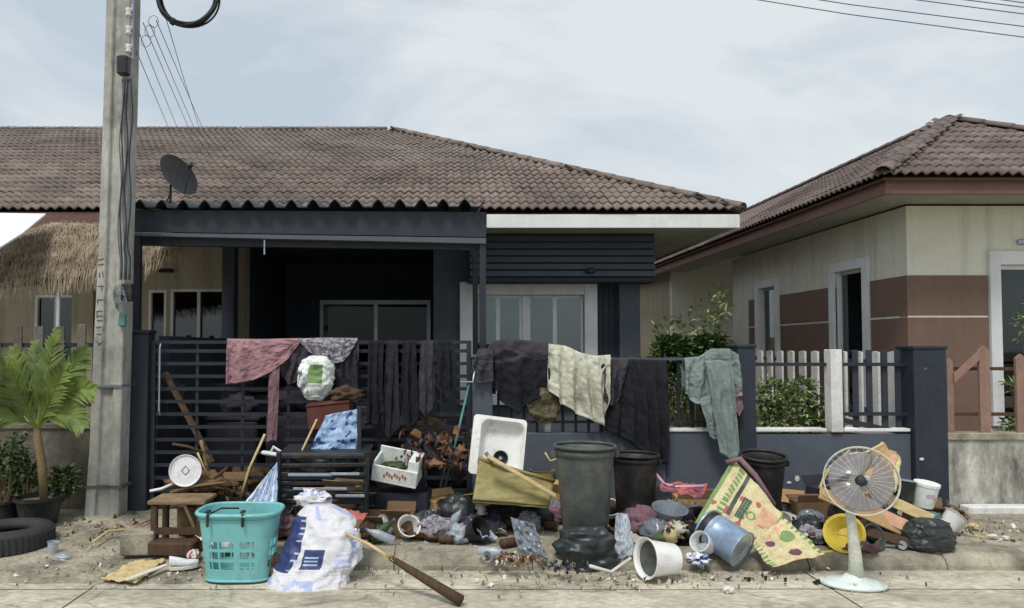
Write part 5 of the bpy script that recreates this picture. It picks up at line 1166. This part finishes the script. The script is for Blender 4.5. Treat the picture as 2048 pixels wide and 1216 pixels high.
sack('bin_bag', 'dark refuse bag slumped against the foot of the charcoal bin', 'bag', [(1052,1150,1205),(1066,1124,1216),(1088,1112,1224),(1112,1116,1230),(1132,1136,1226),(1146,1160,1214)], 5.47, Mt['binbag'], .42, .04, 6, 14)
sheet('clear_film', 'clear plastic film standing between the two bins', 'plastic film', [P(1226,1122,5.5), P(1268,1112,5.5), P(1256,1030,5.65), P(1232,1028,5.65)], Mt['clearp'], .03, 3, 15)
sheet('crumpled_film', 'crumpled clear blue plastic film on the kerb left of the charcoal bin', 'plastic film', [P(1040,1112,5.5), P(1096,1118,5.45), P(1070,1050,5.6), P(1022,1035,5.6)], Mt['smoke'], .035, 3, 16)
bar('white_tube', 'bent white tube lying at the kerb under the charcoal bin', 'tube', [G(1180,1138,.1)+Vector((0,0,.02)), G(1222,1150,.02)+Vector((0,0,.02)), G(1262,1122,.1)+Vector((0,0,.02))], .012, Mt['scrapw'])
# debris heaps made of single scraps
def scraps(name, label, c, n, ex, cols, size=(.008,.028), parent=None):
    b = MB()
    for k in range(n):
        p = Vector(c)+Vector((random.gauss(0,ex[0]), random.gauss(0,ex[1]), abs(random.gauss(0,ex[2])))); s_ = random.uniform(*size)
        p.z = max(p.z, ground_z(p.x, p.y)+s_*.25+.01)
        M = T(p) @ Euler((random.uniform(0,6), random.uniform(0,6), random.uniform(0,6))).to_matrix().to_4x4()
        if k % 3: b.bevbox((0,0,0), (s_, s_*random.uniform(.3,.9), s_*random.uniform(.06,.3)), .002, None, k % len(cols)); b.v[-32:] = [M @ q for q in b.v[-32:]]
        else:
            n0 = len(b.v); q = [Vector((-s_,-s_*.6,0)), Vector((s_,-s_*.5,s_*.3)), Vector((s_*.8,s_*.7,-s_*.1)), Vector((-s_*.7,s_*.5,s_*.25)), Vector((0,0,s_*.35))]; b.add([M @ x for x in q], [(0,1,4),(1,2,4),(2,3,4),(3,0,4)], k % len(cols))
    o = b.build(name, [Mt[m_] for m_ in cols], parent); tag(o, label, 'rubbish', kind='stuff'); return o
scraps('scrap_pile', 'brown and white food rubbish spilled on the kerb left of the charcoal bin', G(1030,1124,.1), 260, (.10,.05,.02), ['scrapb','cardd','scrapw','wood','scrapk','kerb'])
scraps('scrap_pile', 'blue and black rubbish spilled in front of the bin bag', G(1128,1138,.08), 110, (.06,.05,.025), ['bclo2','scrapk','kerb','scrapbl'])
scraps('scrap_pile', 'dark rubbish heap right of the yellow printed board', G(1625,1080,.1), 360, (.1,.1,.04), ['scrapbl','scrapk','scrapw','purp','scrapb'])
scraps('scrap_pile', 'mixed rubbish under the long boards near the right pillar', G(1780,1060,.1), 360, (.25,.1,.05), ['scrapb','scrapk','palewood','scrapw'])
scraps('scrap_pile', 'mixed rubbish between the styrofoam box and the olive crate', P(880,930,6.4), 320, (.15,.1,.11), ['scrapb','scrapk','cardd','plum','bclo2','scrapr'], (.015,.06))
scraps('scrap_pile', 'leaf and twig rubbish behind the low table', P(430,990,6.3), 140, (.13,.08,.05), ['scrapb','wood','cardd','leafd'], (.02,.07))
scraps('litter', 'tiny litter and grit scattered along the pavement', G(900,1130,.0), 900, (2.2,.33,.002), ['scrapw','kerb','scrapb','palewood','kerb'], (.006,.018))
scraps('litter', 'tiny pale litter scattered below the fallen bucket and fan', G(1420,1165,.0), 60, (.55,.12,.002), ['scrapw','palewood','scrapb'], (.008,.022))
bottle('clear bottle lying on the kerb left of the crumpled blue film', G(955,1110,.11)+Vector((0,0,.035)), (.9,-.35,.0), .22, .032, Mt['clearp'])
cup('cup', 'small round clear cup tipped over beside the brown food rubbish', G(985,1120,.1)+Vector((0,0,.035)), (-.5,-.8,.1), .08, .026, .038, Mt['clearp'])
lump('pebble', 'single white pebble on the slab below the broom', 'stone', G(762,1128,.0)+Vector((0,0,.012)), (.022,.018,.018), Mt['scrapw'], .15, 5)
lump('crushed_cup', 'crushed white paper cup on the road below the tin can', 'cup', G(1458,1186,.0)+Vector((0,0,.02)), (.04,.03,.03), Mt['scrapw'], .4, 6)
# items near the brown middle dark zone
lump('black_bag', 'black refuse bag slumped under the olive crate', 'bag', G(915,1062,.1)+Vector((0,0,.13)), (.17,.13,.17), Mt['binbag'], .3, 21, s=2.2)
lump('dark_bag', 'dark blue refuse bag on the pavement beneath the styrofoam box', 'bag', G(800,1040,.1)+Vector((0,0,.08)), (.24,.15,.1), Mt['bclo2'], .35, 22, s=2.2)
lump('charcoal_bag', 'charcoal bag between the olive crate and the charcoal bin', 'bag', G(1060,1052,.1)+Vector((0,0,.09)), (.2,.12,.12), Mt['binbag'], .3, 23, s=2.4)
lump('grey_bag', 'grey plastic bag hanging on the gate end behind the green pole', 'bag', P(915,930,6.75), (.09,.08,.17), Mt['plum'], .3, 24, s=2.4, flat=False)
# ------------------------------------------------------------------ fallen white bucket
c = G(1318, 1160, 0); wbk = thing('bucket', 'fallen white bucket with pink print lying on the road edge, mouth to the left', 'bucket', (c.x, c.y+.1, 0)); ax = Vector((-.93,-.33,.1)).normalized(); c0 = P(1348, 1118, 5.28); c0.z = .134
M = aim(ax, c0); b = MB(); Lb = .22
b.lathe([(.001,0),(.098,0),(.103,.01),(.127,Lb),(.139,Lb+.003),(.141,Lb+.018),(.135,Lb+.018),(.121,Lb+.002),(.095,.012),(.001,.012)], 36, M); b.build('shell', Mt['enamel'], wbk, smooth=False)
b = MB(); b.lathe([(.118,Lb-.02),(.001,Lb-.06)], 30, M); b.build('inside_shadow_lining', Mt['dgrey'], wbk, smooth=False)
b = MB()
for k, (zz, an) in enumerate(((.08,-20),(.10,-12),(.13,-22),(.15,-8),(.12,-2),(.09,-30),(.06,-10))):
    rr = .1035+(.024)*(zz-.01)/(Lb-.01); 
    pts = []
    for q in range(4): a = R(an-70+q*6); r2 = rr+.001; pts.append(M @ Vector((r2*math.cos(a), r2*math.sin(a), zz+.012*math.sin(q*2+k))))
    b.tube(pts, .0035, 4)
b.build('pink_print', Mt['hotpink'], wbk)
cup('funnel', 'white plastic funnel behind the fallen bucket', P(1372,1112,5.5), (.9,-.2,-.1), .12, .02, .075, Mt['white'])
bottle('small amber and white jar tipped beside the fallen bucket', P(1343,1080,5.55), (-.3,-.5,.6), .13, .045, Mt['palewood'], 'scrapk')
lump('blue_wrapper', 'crumpled blue and white wrapper between the bucket and the tin', 'wrapper', G(1398,1132,.05)+Vector((0,0,.045)), (.085,.06,.055), [Mt['white'], Mt['sackb'], Mt['sackp']], .45, 31, slot=lambda u, v: (1 if nv((u*9,v*7),1,3) > .12 else (2 if nv((u*9,v*7),1,7) > .1 else 0)))
# tin can
ax = Vector((.58,-.72,-.36)).normalized(); tc_ = P(1448, 1084, 5.5); tn = thing('tin_drum', 'dented blue and silver tin lying tilted in front of the yellow printed board', 'tin', (tc_.x, tc_.y, .02)); M = aim(ax, tc_-ax*.16+Vector((0,0,.03)))
b = MB(); b.lathe([(.001,0),(.133,0),(.138,.006),(.133,.014),(.133,.10),(.1345,.105),(.133,.11),(.133,.30),(.138,.306),(.138,.314),(.130,.314)], 40, M); b.build('body', Mt['steelb'], tn, smooth=True)
b = MB(); b.lathe([(.130,.310),(.10,.306),(.097,.302),(.07,.304),(.067,.300),(.001,.302)], 40, M); b.build('lid', Mt['steel'], tn)
b = MB(); b.lathe([(.1335,.015),(.1362,.03),(.1362,.06),(.1335,.066)], 40, M); b.build('dark_band', Mt['black'], tn, smooth=True)
# pink frame, clear bowl
bar('bent_tube', 'bent pink plastic tube frame in front of the boundary wall', 'frame', [P(1296,926,6.3), P(1312,948,6.25), P(1328,968,6.2), P(1350,974,6.15), P(1408,972,6.1)], .014, Mt['hotpink'])
sheet('maroon_cloth', 'maroon cloth spread under the pink frame', 'cloth', [P(1318,985,6.0), P(1405,1000,6.0), P(1415,972,6.25), P(1320,968,6.25)], [Mt['redp'], Mt['purp']], .02, 3, 36, slot=lambda u, v: 1 if nv((u*5,v*5),1,2) > 0 else 0)
cup('bowl', 'translucent plastic bowl stacked under the maroon cloth', P(1337,1042,5.85), (.05,-.25,1), .11, .07, .13, Mt['smoke'])
lump('cream_bundle', 'cream and brown rag bundle between bowl and tin', 'rag', P(1352,1062,5.7), (.1,.08,.08), [Mt['creamc'], Mt['scrapb'], Mt['pinkd']], .4, 38, slot=lambda u, v: (1 if nv((u*6,v*6),1,3) > .2 else (2 if nv((u*6,v*6),1,9) > .25 else 0)))
# yellow printed board + sheet in front
def yslot(u, v):
    if u < .06 or u > .95: return 1
    if .16 < u < .26: return 1 if (v*14) % 1 < .6 else 0
    if .30 < u < .36 and v > .25: return 4
    if (u-.62)**2+(v-.45)**2 < .006 and (u-.62)**2+(v-.45)**2 > .0022: return 1
    if .42 < u < .55 and .30 < v < .7: return 4 if ((u*26) % 1 < .5 or (v*18) % 1 < .35) else 1
    if .38 < v < .8 and u > .7: return 2
    if nv((u*5,v*5),1,4) > .3: return 3
    return 0
ym = [Mt['yel'], Mt['grn'], Mt['peach'], Mt['redp'], Mt['dgrey'], Mt['purp']]
yb_ = thing('printed_board', 'yellow and green printed cardboard sheet leaning among the junk', 'board', P(1480, 1070, 5.85))
sheet('upper_panel', None, None, [P(1388,1048,5.75), P(1535,1085,5.7), P(1566,1035,5.85), P(1466,916,6.2)], ym, .016, 2.2, 41, slot=yslot, parent=yb_, nu=50, nv_=50)
def y2(u, v):
    if v < .12 or v > .93: return 1 if (u*9) % 1 < .5 else 0
    if (u-.35)**2+(v-.75)**2 < .02: return 1
    if (u-.3)**2+(v-.35)**2 < .012: return 5
    if (u-.75)**2+(v-.6)**2 < .012: return 5
    if nv((u*6,v*6),1,2) > .25: return 2
    return 0
sheet('lower_sheet', None, None, [P(1498,1090,5.5), P(1546,1138,5.3), P(1650,1108,5.35), P(1566,1040,5.75)], ym, .02, 2.2, 43, slot=y2, parent=yb_, nu=44, nv_=44)
bar('cardboard_roll', 'rolled brown edge on the peak of the printed board', 'roll', [P(1452,925,6.15), P(1480,918,6.12), P(1510,950,6.05), P(1550,1010,5.95)], [.02,.025,.022,.015], Mt['pinkd'])
bar('yellow_strip', 'flat yellow plastic strip on the kerb right of the printed board', 'strip', [G(1590,1098,.1), G(1650,1105,.1), G(1690,1100,.1)], .012, Mt['yel2'])
# ------------------------------------------------------------------ fan
fc = G(1727, 1182, 0); fan = thing('pedestal_fan', 'white desk fan with smoky clear blades and a wire cage standing on the road', 'fan', (fc.x, fc.y+.12, 0)); fb_ = Vector((fc.x, fc.y+.12, .0)); fY = fb_.y
b = MB(); M = T(fb_) @ rot('Z', -14) @ Matrix.Diagonal((1.0,.74,1,1)); b.lathe([(.001,0),(.198,0),(.21,.01),(.203,.022),(.15,.036),(.075,.05),(.05,.075),(.001,.075)], 40, M); b.build('base', Mt['basefan'], fan, smooth=True)
b = MB(); b.lathe([(.001,0),(.012,0),(.012,.012),(.001,.012)], 12, T(fb_+Vector((-.05,-.11,.042)))); b.build('button', Mt['white'], fan)
hub = P(1722, 962, fY-.06); b = MB(); b.tube([fb_+Vector((.02,0,.04)), fb_+Vector((.015,0,.2)), fb_+Vector((-.002,.0,.38)), fb_+Vector((-.01,.02,.56))], [.05,.04,.032,.027], 14); b.build('stem', Mt['fanstem'], fan, smooth=True)
ax = Vector((-.42,-.86,.22)).normalized(); M = aim(ax, hub)
b = MB(); b.lathe([(.001,-.2),(.05,-.19),(.07,-.14),(.07,-.06),(.055,-.04),(.001,-.04)], 24, M); b.tube([fb_+Vector((-.01,.02,.54)), hub-ax*.12+Vector((0,0,-.03))], .035, 10); b.build('motor_housing', Mt['fanstem'], fan, smooth=True)
b = MB(); b.lathe([(.001,.03),(.022,.028),(.034,.015),(.036,-.03),(.001,-.03)], 20, M); b.build('hub', Mt['navy'], fan, smooth=True)
for k in range(3):
    b = MB(); vs = []; fs = []
    for i in range(13):
        r_ = .034+.165*i/12
        for j in range(9):
            an = R(120*k-18) + R(112)*(j/8-.5)*(.45+.72*math.sin(math.pi*min(1,(i/12)*.62)))+R(24)*(i/12); vs.append(M @ Vector((r_*math.cos(an)*(1 if i < 12 else .99), r_*math.sin(an), (j/8-.5)*.05*(1-.4*i/12))))
    for i in range(12):
        for j in range(8): q = i*9+j; fs.append((q, q+1, q+10, q+9))
    b.add(vs, fs); b.build('blade', Mt['fanblade'], fan, smooth=True, sol=.004)
RG = .222
for z_, r_ in ((.0,RG),(.018,RG+.004),(-.02,RG)):
    b = MB(); b.tube([M @ Vector((r_*math.cos(2*math.pi*i/60), r_*math.sin(2*math.pi*i/60), z_)) for i in range(60)], .004, 6, closed=True); b.build('cage_ring', Mt['fanstem'], fan, smooth=True)
b = MB()
for k in range(30):
    a = 2*math.pi*k/30; b.tube([M @ Vector((r_*math.cos(a), r_*math.sin(a), z_)) for r_, z_ in ((.05,-.075),(.13,-.085),(.2,-.06),(RG,-.02))], .0009, 3, cap=False)
b.build('rear_cage', Mt['fanstem'], fan)['kind'] = 'stuff'
b = MB()
for k in range(30):
    a = 2*math.pi*k/30; b.tube([M @ Vector((r_*math.cos(a), r_*math.sin(a), z_)) for r_, z_ in ((.04,.065),(.12,.07),(.2,.05),(RG,.018))], .0009, 3, cap=False)
b.build('front_cage', Mt['fanstem'], fan)['kind'] = 'stuff'
# cardboard behind the fan, curved strips
sheet('torn_carton', 'torn yellowish cardboard standing behind the fan', 'cardboard', [P(1690,965,5.7), P(1790,985,5.7), P(1800,915,5.8), P(1762,884,5.85)], [Mt['card'], Mt['peach'], Mt['yel']], .02, 2.5, 45, slot=lambda u, v: 1 if (u-.7)**2+(v-.8)**2 < .02 else (2 if u > .85 else 0))
plank('cream_batten', 'thin cream batten resting above the fan cage', 'batten', P(1690,926,5.65), P(1768,886,5.75), .022, .012, Mt['palewood'])
for i, lab in enumerate(('outer curled yellow cane loop left of the fan', 'middle curled yellow cane loop left of the fan', 'inner curled yellow cane loop left of the fan')):
    bar('cane_loop', lab, 'cane', [P(1700-i*8,900+i*9,5.75), P(1668-i*8,925+i*8,5.75), P(1645-i*3,962+i*6,5.75), P(1640+i*6,985+i*4,5.72), P(1662+i*6,1000+i*3,5.7)], .006, Mt['palewood'])
# long boards
for i, (a, c_, wd, m_, lab) in enumerate((((1640,985),(1888,1096),.10,'card','long cardboard coloured board slanting behind the fan, topmost of the boards'), ((1648,1040),(1885,1104),.07,'darkwood','dark brown board lowest under the black bag near the right pillar'), ((1700,1000),(1850,1070),.09,'peach','orange faced board across the middle of the board pile'), ((1745,985),(1866,1040),.08,'palewood','pale board resting on the pile near the green and white tub'))):
    Y0, Y1 = (5.9, 5.62) if i != 1 else (5.72, 5.55); plank('board', lab, 'board', P(*a, Y0), P(*c_, Y1), wd, .022, Mt[m_], 70 if i else 60)
c = P(1686, 1066, 5.6); cup('yellow_bowl', 'bright yellow plastic bowl tipped on its side left of the fan stem', c+Vector((.05,.05,-.03)), (-.55,-.75,.35), .10, .06, .135, Mt['yel2'])
sack('black_sack', 'shiny black bag tied up on the board ends by the right pillar', 'bag', [(1036,1838,1870),(1046,1822,1892),(1064,1812,1900),(1084,1812,1904),(1098,1822,1900)], 5.62, Mt['binbag'], .55, .022, 9, 48)
lump('teal_cloth', 'dull teal cloth lying on the shiny black bag', 'cloth', P(1850,1030,5.75), (.13,.08,.03), Mt['greenpole'], .35, 49)
t = thing('black_speaker_box', 'small black box standing behind the board pile', 'box', P(1808, 998, 5.95)); b = MB(); b.bevbox(P(1806,982,5.95), (.13,.10,.17), .008, rot('Y', 8)); b.build('body', Mt['black'], t); b = MB(); b.bevbox(P(1808,960,5.95), (.14,.11,.012), .004, rot('Y', 8)); b.build('lid', Mt['steel'], t)
c = P(1846, 1012, 5.95); t = thing('white_tub', 'round white tub with pale green and pink print right of the black box', 'tub', c); M = aim((.1,-.15,1), c); b = MB(); b.lathe([(.001,0),(.07,0),(.088,.17),(.092,.17),(.092,.19),(.001,.192)], 28, M); b.build('shell', Mt['foam'], t, smooth=False)
b = MB(); b.lathe([(.0755,.05),(.0825,.11)], 28, M); b.build('print_band', Mt['grn'], t, smooth=True) if False else None
b = MB(); [b.disc(M @ Vector((.083*math.cos(a), .083*math.sin(a), .1+.02*math.sin(a*5))), .016, M.to_3x3() @ Vector((math.cos(a), math.sin(a), .1)), 10) for a in [R(-60), R(-90), R(-115), R(-140)]]; b.build('pink_spots', Mt['hotpink'], t)
# scraps caught on the right wall top, wall stains
for i, (px, py, lab) in enumerate(((1843, 918, 'small white paper scrap stuck high on the right pillar'), (1594, 957, 'white paint blot on the boundary wall left of the fan'), (1578, 965, 'small white streak beside the paint blot'))):
    p = P(px, py, FY-.004 if i else FY-.066); b = MB(); b.lathe([(.001,.0),(.02,.001),(.022,.004),(.001,.006)], 14, aim((0,-1,0), p) @ Matrix.Diagonal((1, .6 if i != 1 else 1.3, 1, 1))); tag(b.build('paint_splash', Mt['scrapw']), lab, 'splash')
for i, (a, c_, lab) in enumerate((((1690,858),(1816,874),'white board lying slanted on the right wall top by the pillar'), ((1684,840),(1816,868),'dark batten lying on the right wall top by the pillar'))):
    plank('loose_batten', lab, 'batten', P(*a, FY+.03), P(*c_, FY+.03), .05, .012, Mt['whitep' if i == 0 else 'blackm'], 90)
bottle('small white bottle standing on the boundary wall under the cream sheet', Vector((PX(1096, FY), FY+.06, wtop)), (0,0,1), .16, .035, Mt['white'], 'scrapw')
lump('white_scrap', 'white scrap lying on the boundary wall beside the black cloth', 'scrap', Vector((PX(1232, FY), FY+.03, wtop+.015)), (.06,.03,.022), Mt['scrapw'], .3, 51)
for k, (px, py, s_, m_, lab) in enumerate(((1935,1022,.05,'leafd','dark twiggy scrap on the pavement right of the pillar'),(1985,1080,.03,'scrapw','white scrap right of the board pile'),(2012,1082,.022,'scrapw','smaller white scrap near the right frame edge'),(1945,1060,.04,'palewood','pale chip on the pavement below the right pillar'),(1650,1062,.04,'sackb','dark blue wrapper beside the yellow bowl'),(1634,1072,.03,'white','white bottle cap scrap left of the yellow bowl'))):
    p = G(px, py, .1); lump('small_scrap', lab, 'scrap', p+Vector((0,0,.02+s_*.3)), (s_*1.4, s_, s_*.6), Mt[m_], .4, 55+k)
for i, (a, c_) in enumerate((((1912,1046),(1960,1062)),((1930,1070),(1975,1078)),((1925,1020),(1938,1050)))):
    bar('twig', ('upper','lower','steeper')[i]+' thin twig on the pavement right of the board pile', 'twig', [G(*a,.115), G(*c_,.115)+Vector((0,0,.012))], .005, Mt['palewood' if i != 2 else 'darkwood'], 5)

# ------------------------------------------------------------------ packed small junk along the foot of the gate and wall
def can(label, c, ax, mtl):
    t = thing('can', label, 'can', c); M = aim(ax, c); b = MB(); b.lathe([(.001,0),(.030,0),(.033,.006),(.033,.108),(.028,.115)], 18, M); b.build('body', mtl, t, smooth=True)
    b = MB(); b.lathe([(.028,.115),(.026,.112),(.001,.112)], 18, M); b.build('lid', Mt['steel'], t); return t
def carton(label, c, sz, mtl, yaw, tiltx=0):
    t = thing('carton', label, 'carton', (c.x, c.y, c.z-sz[2]/2)); M = rot('Z', yaw) @ rot('X', tiltx); b = MB(); b.bevbox(c, sz, .006, M); b.build('body', mtl, t)
    for sg in (-1, 1):
        b = MB(); b.box((-sz[0]/2, -.003, 0), (sz[0]/2, .003, sz[1]*.42), M=T(c) @ M @ T((0, sg*sz[1]/2, sz[2]/2)) @ rot('X', -sg*random.uniform(20, 70))); b.build('flap', mtl, t)
    return t
anchors = [(465, 6.75, 'behind the turquoise basket'), (600, 6.55, 'under the black shelf rack'), (720, 6.6, 'right of the black shelf rack'), (770, 5.95, 'in front of the dark carton'), (850, 6.5, 'right of the dark carton'), (905, 6.3, 'at the foot of the teal green pole'),
           (960, 6.6, 'behind the olive crate'), (1030, 6.3, 'beneath the olive crate'), (1085, 6.55, 'left of the charcoal bin'), (1215, 6.4, 'between the two middle bins'), (1340, 6.5, 'below the bent pink tube'), (1400, 6.3, 'left of the yellow printed board'),
           (1600, 6.3, 'right of the yellow printed board'), (1660, 6.55, 'behind the yellow bowl'), (1770, 6.5, 'behind the slanting boards'), (1860, 6.3, 'at the foot of the right pillar')]
kinds = ['carton', 'rag', 'bag', 'can', 'bottle', 'tub']
pal = {'carton': [('damp brown', 'cardd'), ('dark', 'bclo2'), ('tan', 'card')], 'rag': [('charcoal', 'plum'), ('mauve', 'pinkd'), ('black', 'bclo'), ('grey printed', 'pattern')], 'bag': [('black', 'binbag'), ('clear', 'clearp'), ('smoky', 'smoke'), ('dark brown', 'darkwood')],
       'can': [('silver', 'steel'), ('dark rusty', 'darkwood')], 'bottle': [('green', 'leafd'), ('clear', 'clearp'), ('brown', 'darkwood')], 'tub': [('black', 'black'), ('grey', 'dgrey'), ('dull white', 'offwhite')]}
rr_ = random.Random(11); anchors += [(575, 5.95, 'beside the foot of the shelf rack'), (690, 5.9, 'behind the woven sack'), (840, 6.05, 'in front of the styrofoam box'), (960, 5.95, 'below the white sink'), (1290, 5.95, 'behind the fallen bucket'), (1375, 5.75, 'beside the tin drum'), (1590, 5.9, 'just beside the lower yellow sheet'), (1745, 5.9, 'behind the fan stem'), (420, 6.2, 'just behind the low table'), (500, 6.3, 'by the pale blue cloth'), (1545, 6.6, 'by the half hidden black bin')]
for ai, (px, Y, where) in enumerate(anchors):
    X0 = PX(px, Y); gz = PZ0+.01
    for ki, kd in enumerate(kinds):
        if ai > 15 and kd == 'carton' and Y < 5.97: continue
        cn, mm_ = pal[kd][(ai+ki) % len(pal[kd])]; x = X0+rr_.uniform(-.17, .17); y = Y+rr_.uniform(-.16, .14); lab = f'{cn} {{}} among the junk {where}'
        if kd == 'carton': h = rr_.uniform(.12, .3); carton(lab.format('cardboard box'), Vector((x, y+.08, gz+h/2)), (rr_.uniform(.18,.34), rr_.uniform(.14,.24), h), Mt[mm_], rr_.uniform(-40, 40), rr_.uniform(-3, 3))
        elif kd == 'rag': r = rr_.uniform(.1, .17); lump('rag', lab.format('rag'), 'rag', (x, y, gz+r*.55), (r*1.2, r*.8, r*.8), Mt[mm_], .4, ai*7+ki, s=2.6)
        elif kd == 'bag': r = rr_.uniform(.1, .16); lump('plastic_bag', lab.format('plastic bag'), 'bag', (x, y-.05, gz+r*.55), (r, r*.8, r*.9), Mt[mm_], .38, ai*7+ki, s=2.2)
        elif kd == 'can': can(lab.format('drink can'), Vector((x, y-.22, gz+.035)), (rr_.uniform(-1,1), rr_.uniform(-.6,.6), .0), Mt[mm_])
        elif kd == 'bottle': bottle(lab.format('bottle'), Vector((x+.05, y-.18, gz+.04)), (rr_.uniform(-1,1), rr_.uniform(-.8,.5), rr_.uniform(0,.3)), .24, .034, Mt[mm_], rr_.choice(['scrapbl','scrapr','scrapw']))
        else: cup('tub', lab.format('plastic tub'), Vector((x-.08, y-.1, gz+.05)), (rr_.uniform(-.8,.8), rr_.uniform(-.9,.2), rr_.uniform(.1,1)), rr_.uniform(.08,.15), .06, rr_.uniform(.07,.1), Mt[mm_])
# dark furniture and bundles added to darken the carport behind the gate
for i, (px, Y, w_, d_, h, m_, lab) in enumerate(((350, 7.9, .5, .4, .95, 'bclo2', 'dark cupboard added as dark filler behind the left end of the gate'), (590, 7.75, .5, .4, .85, 'plum', 'charcoal cabinet added as dark filler behind the gate under the printed blouse'), (700, 8.4, .6, .4, 1.25, 'bclo', 'tall black wardrobe added as dark filler in the carport'),
        (830, 8.3, .55, .4, 1.1, 'bclo2', 'dark wardrobe added as dark filler behind the row of dark garments'), (915, 8.0, .4, .4, .8, 'bclo', 'black cabinet added as dark filler behind the right end of the gate'), (450, 8.6, .6, .4, 1.1, 'darkpaint', 'navy cabinet added as dark filler at the back left of the carport'))):
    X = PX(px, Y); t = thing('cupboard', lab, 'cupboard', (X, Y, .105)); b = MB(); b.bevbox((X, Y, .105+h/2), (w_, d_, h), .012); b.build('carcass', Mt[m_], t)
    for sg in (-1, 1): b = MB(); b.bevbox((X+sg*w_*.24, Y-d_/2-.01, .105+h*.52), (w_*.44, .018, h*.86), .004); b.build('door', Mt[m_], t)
for i, (px, Y, z, r, m_, lab) in enumerate(((340, 7.5, 1.15, .16, 'plum', 'plum clothes bundle added as dark filler on the dark cupboard'), (590, 7.7, 1.05, .2, 'bclo2', 'dark clothes bundle added as dark filler on the charcoal cabinet'), (860, 7.4, .75, .2, 'cardd', 'brown clothes bundle added as dark filler high behind the gate right side'), (760, 7.4, .7, .22, 'bclo2', 'washed black bundle added as dark filler high behind the gate middle'), (650, 7.3, .45, .25, 'binbag', 'black refuse bag added as dark filler behind the gate centre'), (500, 7.35, .3, .22, 'cardd', 'brown sack added as dark filler behind the pink trouser leg'), (380, 7.35, .28, .2, 'bclo', 'black bundle added as dark filler behind the white tray'))):
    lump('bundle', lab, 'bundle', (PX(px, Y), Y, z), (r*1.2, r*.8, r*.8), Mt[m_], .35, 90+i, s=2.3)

# broken concrete crumbs and flattened litter in the gutter and on the slab
for k, (px, py, n, ex, cols, sz) in enumerate(((300, 1150, 90, (.5,.10,.001), ['kerb','road','kerb','scrapw'], (.008,.03)), (700, 1140, 110, (.4,.12,.001), ['kerb','scrapb','road','road'], (.008,.028)), (1130, 1165, 100, (.45,.10,.001), ['kerb','scrapw','road','scrapb'], (.007,.026)), (1500, 1160, 100, (.5,.09,.001), ['kerb','scrapw','road','scrapk'], (.007,.028)), (1950, 1090, 150, (.35,.2,.001), ['kerb','scrapw','leafd','palewood'], (.008,.03)), (160, 1080, 150, (.5,.2,.001), ['kerb','leafd','scrapb','palewood'], (.008,.03)))):
    scraps('crumbs', ('concrete crumbs and paper bits on the slab below the low table','crumbs scattered around the broom','crumbs and wrappers in the gutter below the bins','crumbs scattered between bucket and fan','grit and leaf bits at the right road edge','leaf bits and grit around the pole foot')[k], G(px, py, 0), n, ex, cols, sz)

fr = random.Random(5)
cols = [('crumpled dusty white', ['scrapw']), ('creased smoky', ['smoke']), ('dirty cream', ['creamc']), ('faded brown', ['cardd']), ('dull mauve', ['pinkd']), ('creased clear', ['clearp']), ('black torn', ['bclo2'])]
spots = [(440, 1085, 'at the left of the turquoise basket'), (575, 1120, 'between the turquoise basket and the woven sack'), (745, 1085, 'right of the woven sack on the pavement'), (870, 1070, 'on the bare pavement left of the bins'), (1005, 1085, 'above the spilled food rubbish'), (1255, 1105, 'in the gap behind the fallen bucket'),
         (1480, 1065, 'behind the lower yellow sheet'), (1600, 1060, 'on the heap right of the yellow board'), (1700, 1085, 'under the yellow bowl'), (1800, 1080, 'below the slanting boards'), (1900, 1060, 'at the right of the shiny black bag')]
for i, (px, py, wh) in enumerate(spots):
    for j in range(3):
        cn, ml = cols[(i*3+j) % 7]; p = G(px+fr.uniform(-35, 35), py+fr.uniform(-18, 18), .1); p.z = max(ground_z(p.x, p.y), 0)+.03; a = fr.uniform(0, 3.14); w_, h_ = fr.uniform(.09, .17), fr.uniform(.06, .12)
        u_ = Vector((math.cos(a)*w_, math.sin(a)*w_, fr.uniform(-.01, .06))); v_ = Vector((-math.sin(a)*h_, math.cos(a)*h_, fr.uniform(0, .08)))
        q = [p-u_-v_*0, p+u_-v_*0, p+u_*.8+v_*1.6, p-u_*.9+v_*1.5]; zmin = ground_z(p.x, p.y)+.02
        for t_ in q: t_.z = max(t_.z, zmin)
        sheet('wrapper', f'{cn} wrapper lying {wh}', 'wrapper', q, [Mt[m_] for m_ in ml], .03, 2.6, 200+i*3+j, nu=18, nv_=14, thick=.003)
